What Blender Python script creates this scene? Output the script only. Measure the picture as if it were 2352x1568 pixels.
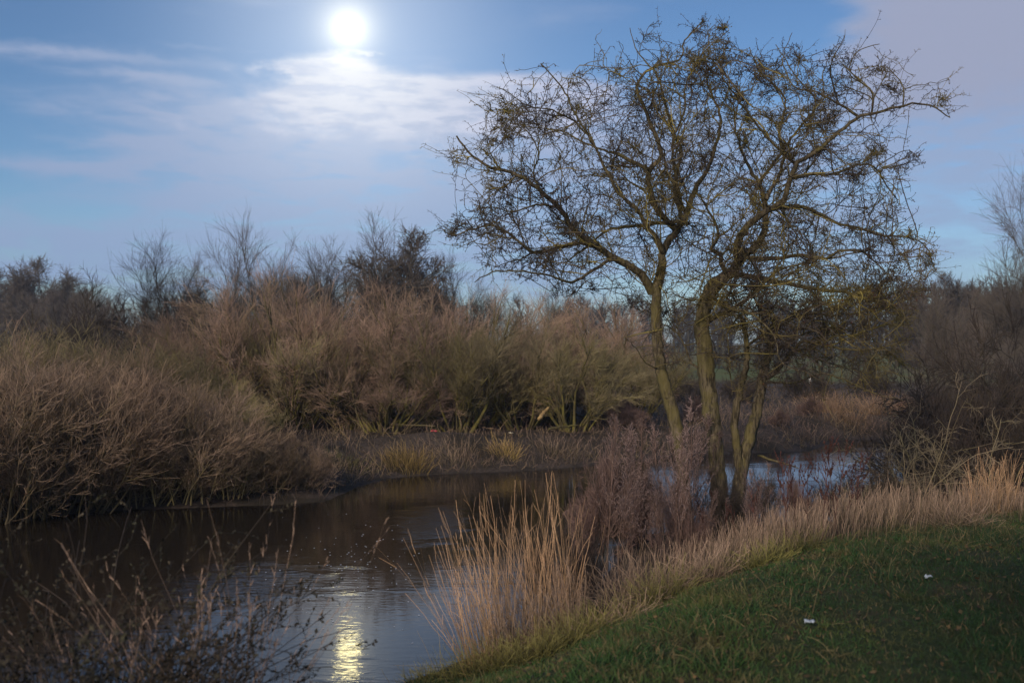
import bpy, math
import numpy as np
from mathutils import Vector, noise as mnoise

for o in list(bpy.data.objects):
    bpy.data.objects.remove(o)
scene = bpy.context.scene
COL = scene.collection

# ------------------------------------------------------------------ camera
EYE = 2.6                       # metres above the river
F = 2287.0                      # focal length in the units used to read positions
CX, CY = 1176.0, 784.0
cam_d = bpy.data.cameras.new('camera')
cam_d.lens = 35; cam_d.sensor_width = 36
cam_d.clip_start = 0.05; cam_d.clip_end = 6000
cam_d.dof.use_dof = True
cam_d.dof.focus_distance = 12.3
cam_d.dof.aperture_fstop = 2.0
cam = bpy.data.objects.new('camera', cam_d)
COL.objects.link(cam)
cam.location = (0, 0, EYE)
cam.rotation_euler = (math.radians(90), 0, 0)
scene.camera = cam

scene.view_settings.view_transform = 'Standard'
scene.view_settings.look = 'None'
scene.view_settings.gamma = 1
scene.view_settings.exposure = 0
scene.view_settings.use_curve_mapping = False

# ------------------------------------------------------------------ world
MOON = np.array([-0.1644, 1.0, 0.3144]); MOON /= np.linalg.norm(MOON)
SUN_EL, SUN_AZ = math.radians(24), math.radians(205)      # behind the camera, a little to the left
world = bpy.data.worlds.new('World'); scene.world = world
world.use_nodes = True
nt = world.node_tree; nt.nodes.clear()

class NB:
    def __init__(s, nt): s.nt = nt
    def n(s, t, **kw):
        x = s.nt.nodes.new(t)
        for k, v in kw.items(): setattr(x, k, v)
        return x
    def put(s, sock, v):
        if hasattr(v, 'is_output'): s.nt.links.new(v, sock)
        else: sock.default_value = v
    def m(s, op, a, b=None, c=None, clamp=False):
        x = s.n('ShaderNodeMath', operation=op, use_clamp=clamp)
        s.put(x.inputs[0], a)
        if b is not None: s.put(x.inputs[1], b)
        if c is not None: s.put(x.inputs[2], c)
        return x.outputs[0]
    def mix(s, f, a, b, mode='MIX'):
        x = s.n('ShaderNodeMix', data_type='RGBA', blend_type=mode)
        s.put(x.inputs[0], f)
        for i, v in ((6, a), (7, b)):
            if not hasattr(v, 'is_output') and len(v) == 3: v = (*v, 1)
            s.put(x.inputs[i], v)
        return x.outputs[2]
    def noise(s, vec, scale, detail=3, rough=.5, dist=0):
        x = s.n('ShaderNodeTexNoise')
        if vec is not None: s.nt.links.new(vec, x.inputs['Vector'])
        x.inputs['Scale'].default_value = scale; x.inputs['Detail'].default_value = detail
        x.inputs['Roughness'].default_value = rough; x.inputs['Distortion'].default_value = dist
        return x.outputs[0]
    def ramp(s, f, stops):
        x = s.n('ShaderNodeValToRGB'); r = x.color_ramp
        while len(r.elements) < len(stops): r.elements.new(0.5)
        for e, (p, c) in zip(r.elements, stops): e.position = p; e.color = (*c, 1)
        s.put(x.inputs[0], f)
        return x.outputs[0]
    def comb(s, x_, y_, z_=0.0):
        x = s.n('ShaderNodeCombineXYZ')
        for i, v in enumerate((x_, y_, z_)): s.put(x.inputs[i], v)
        return x.outputs[0]
    def smooth(s, v, a, b):
        x = s.n('ShaderNodeMapRange', interpolation_type='SMOOTHSTEP')
        s.put(x.inputs[0], v); x.inputs[1].default_value = a; x.inputs[2].default_value = b
        return x.outputs[0]

w = NB(nt)
tc = w.n('ShaderNodeTexCoord'); D = tc.outputs['Generated']
sep = w.n('ShaderNodeSeparateXYZ'); nt.links.new(D, sep.inputs[0])
az = w.m('ARCTAN2', sep.outputs[0], sep.outputs[1])
el = w.m('ARCSINE', sep.outputs[2])
skyn = w.n('ShaderNodeTexSky', sky_type='NISHITA', sun_disc=False)
skyn.sun_elevation = SUN_EL; skyn.sun_rotation = SUN_AZ
skyn.air_density = 1.0; skyn.dust_density = 0.6; skyn.ozone_density = 3.0
blue = w.mix(1.0, skyn.outputs[0], (.68, .84, 1.0), 'MULTIPLY')
hsv = w.n('ShaderNodeHueSaturation'); hsv.inputs['Saturation'].default_value = 0.98
hsv.inputs['Value'].default_value = 1.0
nt.links.new(blue, hsv.inputs['Color']); blue = hsv.outputs[0]
# cloud sheets in azimuth and elevation, edges broken by stretched noise
cv = w.comb(w.m('MULTIPLY', az, 1.0), w.m('MULTIPLY', el, 4.2), 0.0)
n1 = w.noise(cv, 6.0, 5, .55, .3)
n2 = w.noise(cv, 22.0, 4, .6)
nc = w.noise(w.comb(az, w.m('MULTIPLY', el, 1.7), 3.1), 30.0, 5, .6)
nb = w.noise(w.comb(az, w.m('MULTIPLY', el, 3.0), 7.7), 2.6, 3, .5)
azw = w.m('ADD', az, w.m('MULTIPLY', w.m('SUBTRACT', n1, .5), .16))
elw = w.m('ADD', el, w.m('MULTIPLY', w.m('SUBTRACT', nc, .5), .016))
def AE(px, py):
    v = np.array([(px - CX) / F, 1, (CY - py) / F]); v /= np.linalg.norm(v)
    return math.atan2(v[0], v[1]), math.asin(v[2])
def blob(px, py, sx, sy, amp, p=2.0, soft=True):
    a, e = AE(px, py)
    dx = w.m('POWER', w.m('ABSOLUTE', w.m('DIVIDE', w.m('SUBTRACT', azw, a), sx / F)), p)
    dy = w.m('POWER', w.m('ABSOLUTE', w.m('DIVIDE', w.m('SUBTRACT', elw, e), sy / F)), p)
    return w.m('MULTIPLY', w.m('EXPONENT', w.m('MULTIPLY', w.m('ADD', dx, dy), -1.0)), amp)
def addall(l):
    r = l[0]
    for x in l[1:]: r = w.m('ADD', r, x)
    return r
thin = addall([blob(90, 112, 330, 15, .75), blob(330, 176, 190, 12, .55), blob(560, 262, 380, 32, .85), blob(520, 112, 120, 8, .4),
               blob(380, 335, 190, 16, .6), blob(200, 385, 420, 24, .6), blob(700, 470, 500, 30, .4), blob(150, 560, 700, 70, .55), blob(900, 640, 1500, 95, .55), blob(1500, 450, 1250, 190, .62, 4),
               blob(2200, 90, 300, 150, .9, 4), blob(2260, 400, 300, 95, .45), blob(2200, 310, 220, 40, .3), blob(1100, 20, 900, 40, .12), blob(1000, 330, 620, 120, .7, 3)])
banks = addall([blob(740, 152, 140, 30, .8), blob(970, 240, 300, 48, 1.05), blob(1200, 222, 150, 48, 1.2),
                blob(1330, 215, 120, 34, .6), blob(850, 205, 190, 45, .6), blob(1040, 300, 700, 60, .5), blob(820, 120, 100, 7, .35)])
t_thin = w.m('MULTIPLY', w.smooth(w.m('ADD', thin, w.m('MULTIPLY', w.m('SUBTRACT', n1, .5), 1.5)), .08, .95), .85)
streak = w.smooth(w.noise(cv, 13.0, 5, .6, .4), .46, .66)
t_thin = w.m('MULTIPLY', t_thin, w.m('SUBTRACT', 1.0, w.m('MULTIPLY', streak, .55)))
fade_lo = w.smooth(elw, AE(1000, 430)[1], AE(1000, 270)[1])
t_bank = w.m('MULTIPLY', fade_lo, w.smooth(w.m('ADD', banks, w.m('MULTIPLY', w.m('SUBTRACT', nc, .5), 1.1)), .22, .80))
# away from the picture the same broken cloud goes on all round
rest = w.m('MULTIPLY', w.smooth(w.m('ABSOLUTE', az), .55, .9), w.smooth(nb, .42, .68))
over = w.m('MULTIPLY', w.smooth(el, .42, .7), w.smooth(nb, .42, .68))
t_rest = w.m('MULTIPLY', w.m('MAXIMUM', rest, over), .7)
dotn = w.n('ShaderNodeVectorMath', operation='DOT_PRODUCT')
nt.links.new(D, dotn.inputs[0]); dotn.inputs[1].default_value = tuple(MOON)
ang = w.m('ARCCOSINE', w.m('MINIMUM', dotn.outputs['Value'], 0.999999))
def gl(sig, amp, p=2.0):
    return w.m('MULTIPLY', w.m('EXPONENT', w.m('MULTIPLY', w.m('POWER', w.m('DIVIDE', ang, sig), p), -1.0)), amp)
SK = 0.10                                   # sky strength
near = gl(.125, 1.0)
lit = w.mix(near, (.48 / SK, .53 / SK, .72 / SK), (.60 / SK, .63 / SK, .70 / SK))
lav = w.mix(near, (.325 / SK, .405 / SK, .595 / SK), (.44 / SK, .50 / SK, .65 / SK))
low = w.smooth(el, .02, .19)
c = w.mix(t_thin, blue, w.mix(low, (.27 / SK, .375 / SK, .60 / SK), lav))
c = w.mix(w.smooth(w.m('ADD', blob(2230, 60, 270, 190, 1.0, 4), w.m('MULTIPLY', w.m('SUBTRACT', nc, .5), .5)), .15, 1.0), c, (.34 / SK, .38 / SK, .53 / SK))
c = w.mix(t_rest, c, lav)
c = w.mix(t_bank, c, w.mix(w.smooth(n2, .40, .66), lit, lav))
glow = w.mix(1.0, c, w.mix(1.0, (0, 0, 0), (0, 0, 0)), 'ADD')
def addglow(c, colr, fac):
    x = w.n('ShaderNodeVectorMath', operation='SCALE'); x.inputs[0].default_value = colr; w.put(x.inputs['Scale'], fac)
    y = w.n('ShaderNodeVectorMath', operation='ADD'); nt.links.new(c, y.inputs[0]); nt.links.new(x.outputs[0], y.inputs[1])
    return y.outputs[0]
c = addglow(c, (.37 / SK, .375 / SK, .36 / SK), gl(.128, 1.0, 1.7))
c = addglow(c, (1.15 / SK, 1.02 / SK, .66 / SK), gl(.0185, 1.0, 1.35))
bg = w.n('ShaderNodeBackground'); nt.links.new(c, bg.inputs[0]); bg.inputs[1].default_value = SK
wo = w.n('ShaderNodeOutputWorld'); nt.links.new(bg.outputs[0], wo.inputs[0])

# ------------------------------------------------------------------ sun (low, veiled, behind the camera)
sl = bpy.data.lights.new('sun', 'SUN'); sl.energy = 3.3; sl.angle = math.radians(10); sl.color = (1.0, .84, .68)
so = bpy.data.objects.new('sun', sl); COL.objects.link(so)
sdir = Vector((math.sin(SUN_AZ) * math.cos(SUN_EL), math.cos(SUN_AZ) * math.cos(SUN_EL), math.sin(SUN_EL)))
so.rotation_euler = sdir.to_track_quat('Z', 'Y').to_euler()

# ================================================================== helpers
def X_at(px, Y): return (px - CX) / F * Y
def Z_at(py, Y): return EYE - (py - CY) / F * Y
def unit(v): return v / np.maximum(np.linalg.norm(v, axis=-1, keepdims=True), 1e-9)

def tag(o, label=None, cat=None, group=None, kind=None):
    if label: o['label'] = label
    if cat: o['category'] = cat
    if group: o['group'] = group
    if kind: o['kind'] = kind
    return o
def empty(name, loc, rz=0.0, sc=1.0):
    o = bpy.data.objects.new(name, None); COL.objects.link(o)
    o.location = loc; o.rotation_euler = (0, 0, rz); o.scale = (sc, sc, sc) if np.isscalar(sc) else sc
    o.empty_display_size = .2
    return o

class Acc:
    """collects faces with two point attributes: tip (0 old wood .. 1 young tip) and rnd (per piece)"""
    def __init__(s): s.v = []; s.q = []; s.t = []; s.tip = []; s.rnd = []; s.n = 0
    def add(s, v, quads=None, tris=None, tip=0.0, rnd=0.0):
        v = np.asarray(v, float).reshape(-1, 3); k = len(v)
        s.v.append(v)
        if quads is not None and len(quads): s.q.append(np.asarray(quads, np.int64).reshape(-1, 4) + s.n)
        if tris is not None and len(tris): s.t.append(np.asarray(tris, np.int64).reshape(-1, 3) + s.n)
        s.tip.append(np.broadcast_to(np.asarray(tip, float), (k,))); s.rnd.append(np.broadcast_to(np.asarray(rnd, float), (k,)))
        s.n += k
    def mesh(s, name, mats, smooth=True):
        me = bpy.data.meshes.new(name)
        v = np.concatenate(s.v)
        q = np.concatenate(s.q) if s.q else np.zeros((0, 4), np.int64)
        t = np.concatenate(s.t) if s.t else np.zeros((0, 3), np.int64)
        me.vertices.add(len(v)); me.vertices.foreach_set('co', v.astype(np.float32).ravel())
        nl = q.size + t.size
        me.loops.add(nl); me.loops.foreach_set('vertex_index', np.concatenate([q.ravel(), t.ravel()]).astype(np.int32))
        npoly = len(q) + len(t); me.polygons.add(npoly)
        st = np.concatenate([np.arange(len(q)) * 4, q.size + np.arange(len(t)) * 3])
        me.polygons.foreach_set('loop_start', st.astype(np.int32))
        me.polygons.foreach_set('loop_total', np.concatenate([np.full(len(q), 4), np.full(len(t), 3)]).astype(np.int32))
        if smooth: me.polygons.foreach_set('use_smooth', np.ones(npoly, bool))
        for nm, arr in (('tip', s.tip), ('rnd', s.rnd)):
            a = me.attributes.new(nm, 'FLOAT', 'POINT'); a.data.foreach_set('value', np.concatenate(arr).astype(np.float32))
        me.update(calc_edges=True)
        me.materials.append(mats)
        return me
    def obj(s, name, m, parent=None, smooth=True):
        o = bpy.data.objects.new(name, s.mesh(name, m, smooth)); COL.objects.link(o)
        if parent: o.parent = parent
        return o

def frames(T):
    ref = np.array([.31, .93, .2]); a = unit(np.cross(T, ref)); b = np.cross(T, a)
    return a, b
def tubes(acc, P, R, sides=3, tip0=0.0, tip1=1.0, rnd=None, rng=None):
    """P (N,K+1,3) polylines, R (N,K+1) radii"""
    N, K1, _ = P.shape
    if N == 0: return
    T = np.empty_like(P); T[:, 1:-1] = P[:, 2:] - P[:, :-2]; T[:, 0] = P[:, 1] - P[:, 0]; T[:, -1] = P[:, -1] - P[:, -2]
    T = unit(T); a, b = frames(T)
    th = np.arange(sides) * 2 * np.pi / sides
    V = P[:, :, None, :] + R[:, :, None, None] * (a[:, :, None, :] * np.cos(th)[None, None, :, None] + b[:, :, None, :] * np.sin(th)[None, None, :, None])
    idx = np.arange(N * K1 * sides).reshape(N, K1, sides)
    nx = np.roll(idx, -1, axis=2)
    Q = np.stack([idx[:, :-1], nx[:, :-1], nx[:, 1:], idx[:, 1:]], -1).reshape(-1, 4)
    tp = np.linspace(0, 1, K1)[None, :, None] * (tip1 - tip0) + tip0
    tp = np.broadcast_to(tp, (N, K1, sides)).ravel()
    if rnd is None: rnd = (rng or np.random.default_rng(1)).random(N)
    acc.add(V, quads=Q, tip=tp, rnd=np.repeat(rnd, K1 * sides))
def strips(acc, P, W, rng, rnd=None, tip0=0., tip1=1.):
    """flat blades, width W (N,K+1), turned at random about their stem"""
    N, K1, _ = P.shape
    if N == 0: return
    T = unit(np.diff(P, axis=1)); T = np.concatenate([T, T[:, -1:]], 1)
    a, b = frames(T); ph = rng.random(N) * np.pi
    S = a * np.cos(ph)[:, None, None] + b * np.sin(ph)[:, None, None]
    V = np.stack([P - S * W[..., None] / 2, P + S * W[..., None] / 2], 2)
    idx = np.arange(N * K1 * 2).reshape(N, K1, 2)
    Q = np.stack([idx[:, :-1, 0], idx[:, :-1, 1], idx[:, 1:, 1], idx[:, 1:, 0]], -1).reshape(-1, 4)
    tp = np.broadcast_to((np.linspace(0, 1, K1) * (tip1 - tip0) + tip0)[None, :, None], (N, K1, 2)).ravel()
    if rnd is None: rnd = rng.random(N)
    acc.add(V, quads=Q, tip=tp, rnd=np.repeat(rnd, K1 * 2))
def grow(rng, S, Dr, L, K, wob=.15, up=0.0):
    N = len(S); P = np.empty((N, K + 1, 3)); P[:, 0] = S; d = unit(Dr)
    st = (L / K)[:, None]
    for k in range(K):
        d = d + rng.normal(0, wob, (N, 3)); d[:, 2] += up; d = unit(d)
        P[:, k + 1] = P[:, k] + d * st
    return P
def spawn(rng, P, n, t0, t1, ang0, ang1, bias=None):
    """n children on each polyline: start, direction, parent index, t"""
    N, K1, _ = P.shape; par = np.repeat(np.arange(N), n)
    t = rng.uniform(t0, t1, len(par)); f = t * (K1 - 1); i = np.minimum(f.astype(int), K1 - 2); fr = (f - i)[:, None]
    A = P[par, i]; B = P[par, i + 1]; S = A * (1 - fr) + B * fr; T = unit(B - A)
    rv = unit(np.cross(T, rng.normal(0, 1, (len(par), 3))))
    an = rng.uniform(ang0, ang1, len(par))[:, None]
    d = T * np.cos(an) + rv * np.sin(an)
    if bias is not None: d = unit(d + np.asarray(bias))
    return S, d, par, t
def rad(r0, r1, K1):
    return r0[:, None] * (1 - np.linspace(0, 1, K1))[None] + r1[:, None] * np.linspace(0, 1, K1)[None] if not np.isscalar(r1) else \
        r0[:, None] * (1 - np.linspace(0, 1, K1))[None] + r1 * np.linspace(0, 1, K1)[None]

# ------------------------------------------------------------------ materials
def pmat(name, rough=.85, spec=.25):
    m = bpy.data.materials.new(name); m.use_nodes = True
    n = NB(m.node_tree); bs = m.node_tree.nodes['Principled BSDF']
    bs.inputs['Roughness'].default_value = rough; bs.inputs['Specular IOR Level'].default_value = spec
    return m, n, bs
def attr(n, nm):
    x = n.n('ShaderNodeAttribute'); x.attribute_name = nm; return x.outputs['Fac']
def objvec(n, world=False):
    if world: return n.n('ShaderNodeNewGeometry').outputs['Position']
    return n.n('ShaderNodeTexCoord').outputs['Object']
def twig_mat(name, old, young, moss, moss_amt=.5, nscale=1.2, var=.35, rough=.85, flip=None):
    m, n, bs = pmat(name, rough)
    pos = objvec(n, True)
    c = n.mix(n.smooth(attr(n, 'tip'), .15, .95), old, young)
    ns = n.noise(pos, nscale, 3)
    f = n.m('MULTIPLY', n.smooth(ns, .40, .66), moss_amt)
    f = n.m('MULTIPLY', f, n.m('SUBTRACT', 1.25, attr(n, 'tip'), clamp=True))
    c = n.mix(f, c, moss)
    oi = n.n('ShaderNodeObjectInfo').outputs['Random']
    v = n.m('MULTIPLY_ADD', attr(n, 'rnd'), var * 2, 1 - var)
    v = n.m('MULTIPLY', v, n.m('MULTIPLY_ADD', oi, .75, .62))
    sc = n.n('ShaderNodeVectorMath', operation='SCALE'); m.node_tree.links.new(c, sc.inputs[0]); n.put(sc.inputs['Scale'], v)
    m.node_tree.links.new(sc.outputs[0], bs.inputs['Base Color'])
    return m

MT = {}
MT['haw_twig'] = twig_mat('hawthorn_twig_bark', (.070, .054, .030), (.046, .033, .028), (.30, .24, .05), .8, 1.1, .4)
MT['haw_spur'] = twig_mat('hawthorn_spurs', (.055, .042, .026), (.050, .036, .028), (.30, .24, .05), .85, 1.1, .4)
MT['willow_pink'] = twig_mat('willow_shoots_pink', (.085, .08, .035), (.31, .205, .15), (.16, .14, .04), .6, .9, .35)
MT['willow_olive'] = twig_mat('willow_shoots_olive', (.09, .08, .03), (.20, .16, .09), (.20, .17, .04), .7, .7, .35)
MT['osier_tan'] = twig_mat('osier_shoots_tan', (.07, .055, .032), (.24, .165, .115), (.17, .14, .05), .5, .8, .4)
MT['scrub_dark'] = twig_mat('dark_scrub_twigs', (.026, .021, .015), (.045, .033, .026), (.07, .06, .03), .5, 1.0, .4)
MT['far_tree'] = twig_mat('distant_tree_twigs', (.055, .05, .035), (.10, .08, .065), (.09, .08, .04), .5, .4, .3)
MT['red_stalk'] = twig_mat('purple_dead_stalks', (.09, .055, .04), (.19, .12, .10), (.12, .09, .06), .3, 2, .4)
MT['briar'] = twig_mat('pale_briar_bark', (.13, .10, .06), (.20, .16, .11), (.15, .14, .05), .5, 2, .3)
MT['reed'] = twig_mat('dry_reed', (.17, .10, .05), (.42, .26, .15), (.20, .16, .07), .3, 1.5, .35)
MT['fore_grass'] = twig_mat('shaded_dry_stalks', (.08, .055, .04), (.25, .17, .125), (.12, .09, .05), .4, 2, .4)
MT['pale_grass'] = twig_mat('dry_grass', (.09, .075, .035), (.36, .25, .175), (.12, .075, .06), .6, 2.2, .5)
MT['gold_grass'] = twig_mat('golden_grass', (.20, .14, .04), (.42, .28, .10), (.25, .18, .06), .3, 2, .3)
MT['tussock'] = twig_mat('green_yellow_tussock', (.06, .06, .015), (.26, .23, .075), (.10, .10, .02), .4, 3, .35)

def bark_mat(name, base, ridge, moss):
    m, n, bs = pmat(name, .9, .2)
    pos = objvec(n)
    sp = n.n('ShaderNodeMapping'); m.node_tree.links.new(pos, sp.inputs[0]); sp.inputs['Scale'].default_value = (1, 1, .18)
    f1 = n.noise(sp.outputs[0], 38, 5, .65); f2 = n.noise(pos, 2.2, 4, .6); f3 = n.noise(pos, 30, 3, .6)
    c = n.mix(n.smooth(f1, .38, .64), base, ridge)
    c = n.mix(n.m('MULTIPLY', n.smooth(n.m('ADD', f2, n.m('MULTIPLY', n.m('SUBTRACT', f3, .5), .4)), .44, .62), .75), c, moss)
    m.node_tree.links.new(c, bs.inputs['Base Color'])
    b = n.n('ShaderNodeBump'); b.inputs['Strength'].default_value = .9; b.inputs['Distance'].default_value = .012
    m.node_tree.links.new(f1, b.inputs['Height']); m.node_tree.links.new(b.outputs[0], bs.inputs['Normal'])
    return m
MT['bark'] = bark_mat('hawthorn_bark', (.030, .024, .014), (.135, .108, .066), (.11, .092, .032))
MT['bark_far'] = bark_mat('willow_bark', (.05, .04, .02), (.11, .09, .04), (.17, .15, .03))

# ================================================================== terrain
NEAR = np.array([(-60, -6), (-30, 1), (-10, 4), (-5, 5.4), (-2.6, 6.1), (-1.9, 6.7), (-1.45, 6.85), (-1.1, 7.2), (-.7, 7.75), (-.35, 8.2), (.1, 8.9),
                 (.8, 10.2), (1.3, 11.8), (1.6, 13.3), (2.9, 14.0), (5, 14.3), (8, 15.3), (12, 17), (30, 19), (60, 15), (520, -100)], float)
FAR = np.array([(-520, 60), (-60, 22), (-20, 15.5), (-10, 14.4), (-7.5, 14.6), (-5.9, 15.4), (-4, 15.8), (-3.05, 16.2), (-2.75, 17.9), (-2.3, 19), (-1.5, 19.5), (.2, 20),
                (1.4, 20.7), (4, 22.8), (7, 23.6), (8.6, 26.2), (11, 26.8), (13, 25.5), (20, 24), (60, 22), (520, 0)], float)
NEAR[0] = (-520, -120)
def sdist(X, Y, poly):
    """+ where Y is above the line"""
    best = np.full(X.shape, 1e9)
    for (ax, ay), (bx, by) in zip(poly[:-1], poly[1:]):
        dx, dy = bx - ax, by - ay
        t = np.clip(((X - ax) * dx + (Y - ay) * dy) / (dx * dx + dy * dy), 0, 1)
        best = np.minimum(best, np.hypot(X - ax - t * dx, Y - ay - t * dy))
    return np.where(Y > np.interp(X, poly[:, 0], poly[:, 1]), best, -best)
def sst(x): x = np.clip(x, 0, 1); return x * x * (3 - 2 * x)
_rn = np.random.default_rng(5)
_w = [(_rn.uniform(.5, 3.5), _rn.uniform(0, 6.28), _rn.uniform(0, 6.28), _rn.uniform(0, 6.28)) for _ in range(6)]
def bumps(X, Y):
    z = 0
    for f, a, p, q in _w: z = z + np.sin(f * (X * math.cos(a) + Y * math.sin(a)) + p) / f ** .7
    return z / 8
def height(X, Y):
    X = np.asarray(X, float); Y = np.asarray(Y, float)
    wig = .12 * bumps(X * 2.2, Y * 2.2)
    dn = -sdist(X, Y, NEAR) + wig; df = sdist(X, Y, FAR) + wig
    zn = (.95 - .45 * sst((Y - 7) / 5.5)) * sst((dn + .15) / 3.0) + .05 * bumps(X, Y) * sst(dn) + .045 * bumps(X * 4, Y * 4) * sst(dn)
    zf = .50 * sst((df + .1) / 1.7) + .25 * sst(df / 30) + .07 * bumps(X * .8, Y * .8) * sst(df)
    zf = zf + .22 * np.exp(-((X + 1.4) / 1.5) ** 2 - ((Y - 20.9) / .8) ** 2) * sst(df)
    z = np.where(dn > df, zn, zf)
    bed = -.8 * sst(-np.maximum(dn, df) / 1.5)
    return np.where(np.maximum(dn, df) > 0, z, bed)

def axis(lo, mid0, mid1, hi, fine, n):
    m = np.arange(mid0, mid1, fine)
    a = mid0 - (np.geomspace(1, mid0 - lo + 1, n) - 1)[1:][::-1]
    b = mid1 + (np.geomspace(1, hi - mid1 + 1, n) - 1)
    return np.concatenate([a, m, b])
xs = axis(-500, -14, 16, 500, .14, 40); ys = axis(-500, 2, 32, 900, .14, 45)
GX, GY = np.meshgrid(xs, ys, indexing='ij'); GZ = height(GX, GY)
g = Acc(); idx = np.arange(GX.size).reshape(GX.shape)
g.add(np.stack([GX, GY, GZ], -1), quads=np.stack([idx[:-1, :-1], idx[1:, :-1], idx[1:, 1:], idx[:-1, 1:]], -1).reshape(-1, 4),
      tip=(-sdist(GX, GY, NEAR)).ravel(), rnd=(sdist(GX, GY, FAR)).ravel())
mg, n, bs = pmat('ground_soil_and_turf', .95, .15)
pos = objvec(n, True)
f1 = n.noise(pos, 1.4, 5, .6); f2 = n.noise(pos, 14, 4, .65); f3 = n.noise(pos, .12, 3, .5)
turf = n.mix(n.smooth(f2, .35, .65), (.022, .032, .010), (.045, .055, .018))
turf = n.mix(n.smooth(f1, .5, .65), turf, (.055, .045, .022))
mud = n.mix(n.smooth(f2, .3, .7), (.040, .030, .024), (.085, .066, .052))
mud = n.mix(n.smooth(f1, .45, .6), mud, (.035, .028, .02))
fieldc = n.mix(n.smooth(f3, .4, .6), (.10, .12, .04), (.13, .12, .05))
c = n.mix(n.smooth(attr(n, 'tip'), 1.0, 2.4), mud, turf)
c = n.mix(n.smooth(attr(n, 'rnd'), 17, 24), c, fieldc)
mg.node_tree.links.new(c, bs.inputs['Base Color'])
b = n.n('ShaderNodeBump'); b.inputs['Strength'].default_value = .7; b.inputs['Distance'].default_value = .04
mg.node_tree.links.new(f2, b.inputs['Height']); mg.node_tree.links.new(b.outputs[0], bs.inputs['Normal'])
tag(g.obj('ground', mg), 'river banks, lawn and fields running to the horizon', kind='structure')

# water
mw, n, bs = pmat('river_water', .05, .5)
bs.inputs['Base Color'].default_value = (.016, .012, .008, 1); bs.inputs['IOR'].default_value = 1.333
pos = objvec(n, True)
mp = n.n('ShaderNodeMapping'); mw.node_tree.links.new(pos, mp.inputs[0]); mp.inputs['Scale'].default_value = (1.0, 2.6, 1)
r1 = n.noise(mp.outputs[0], 5.5, 3, .5, .4); r2 = n.noise(mp.outputs[0], 1.3, 2, .5); r3 = n.noise(mp.outputs[0], 30, 2, .5)
patch = n.smooth(n.noise(mp.outputs[0], .35, 3, .5, .8), .50, .62)
def riffle(x0, y0, sx, sy):
    v = n.n('ShaderNodeVectorMath', operation='MULTIPLY_ADD'); mw.node_tree.links.new(pos, v.inputs[0]); v.inputs[1].default_value = (1 / sx, 1 / sy, 0); v.inputs[2].default_value = (-x0 / sx, -y0 / sy, 0)
    l = n.n('ShaderNodeVectorMath', operation='LENGTH'); mw.node_tree.links.new(v.outputs[0], l.inputs[0])
    return n.smooth(n.m('SUBTRACT', n.m('ADD', 1.15, n.m('MULTIPLY', n.m('SUBTRACT', r2, .5), 1.6)), l.outputs['Value']), 0, .6)
rif = n.m('MAXIMUM', riffle(-1.15, 14.4, .55, 1.7), n.m('MAXIMUM', n.m('MULTIPLY', riffle(-3.0, 10.8, .9, 1.1), .6), n.m('MULTIPLY', riffle(5.4, 17.0, 2.4, 1.6), .6)))
hgt = n.m('ADD', n.m('MULTIPLY', r1, n.m('MULTIPLY', rif, 3.2)), n.m('MULTIPLY', r3, n.m('MULTIPLY', rif, .8)))
hgt = n.m('ADD', hgt, n.m('MULTIPLY', r1, n.m('MULTIPLY_ADD', patch, 1.1, .55)), n.m('ADD', n.m('MULTIPLY', r2, 1.0), n.m('MULTIPLY', r3, n.m('MULTIPLY_ADD', patch, .22, .05))))
b = n.n('ShaderNodeBump'); b.inputs['Strength'].default_value = 1.0; b.inputs['Distance'].default_value = .0022
mw.node_tree.links.new(hgt, b.inputs['Height']); mw.node_tree.links.new(b.outputs[0], bs.inputs['Normal'])
wa = Acc(); wa.add([(-480, -110, 0), (480, -110, 0), (480, 58, 0), (-480, 58, 0)], quads=[(0, 1, 2, 3)])
tag(wa.obj('river', mw), 'dark slow river with faint ripples', kind='structure')
# bits of foam drifting on the water
rg = np.random.default_rng(77)
fo = Acc()
for k in range(150):
    px = rg.normal(820, 90); py = rg.normal(1300, 75)
    if py < 1180 or px > 1000: continue
    Y = EYE * F / (py - CY); x = X_at(px, Y); r = rg.uniform(.004, .011)
    th = np.arange(6) * math.pi / 3
    top = [(x + r * math.cos(t), Y + r * 1.6 * math.sin(t), .003) for t in th] + [(x, Y, .006)]
    fo.add(top, tris=[(i, (i + 1) % 6, 6) for i in range(6)])
mf, n, bs = pmat('foam', .6); bs.inputs['Base Color'].default_value = (.5, .52, .55, 1)
tag(fo.obj('foam_flecks', mf), 'pale flecks of foam scattered on the dark water', 'foam', kind='stuff')

# ================================================================== moon
mm = bpy.data.materials.new('moon_glow'); mm.use_nodes = True; mm.node_tree.nodes.clear()
n = NB(mm.node_tree); e = n.n('ShaderNodeEmission'); e.inputs[0].default_value = (1, .86, .44, 1); e.inputs[1].default_value = 12.0
oo = n.n('ShaderNodeOutputMaterial'); mm.node_tree.links.new(e.outputs[0], oo.inputs[0])
import bmesh
bm = bmesh.new(); bmesh.ops.create_uvsphere(bm, u_segments=48, v_segments=24, radius=29)
me = bpy.data.meshes.new('moon'); bm.to_mesh(me); bm.free(); me.materials.append(mm)
for p in me.polygons: p.use_smooth = True
mo = bpy.data.objects.new('moon', me); COL.objects.link(mo); mo.location = tuple(MOON * 2600)
tag(mo, 'glowing full moon hanging in the sky above the clouds', 'moon')

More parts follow.
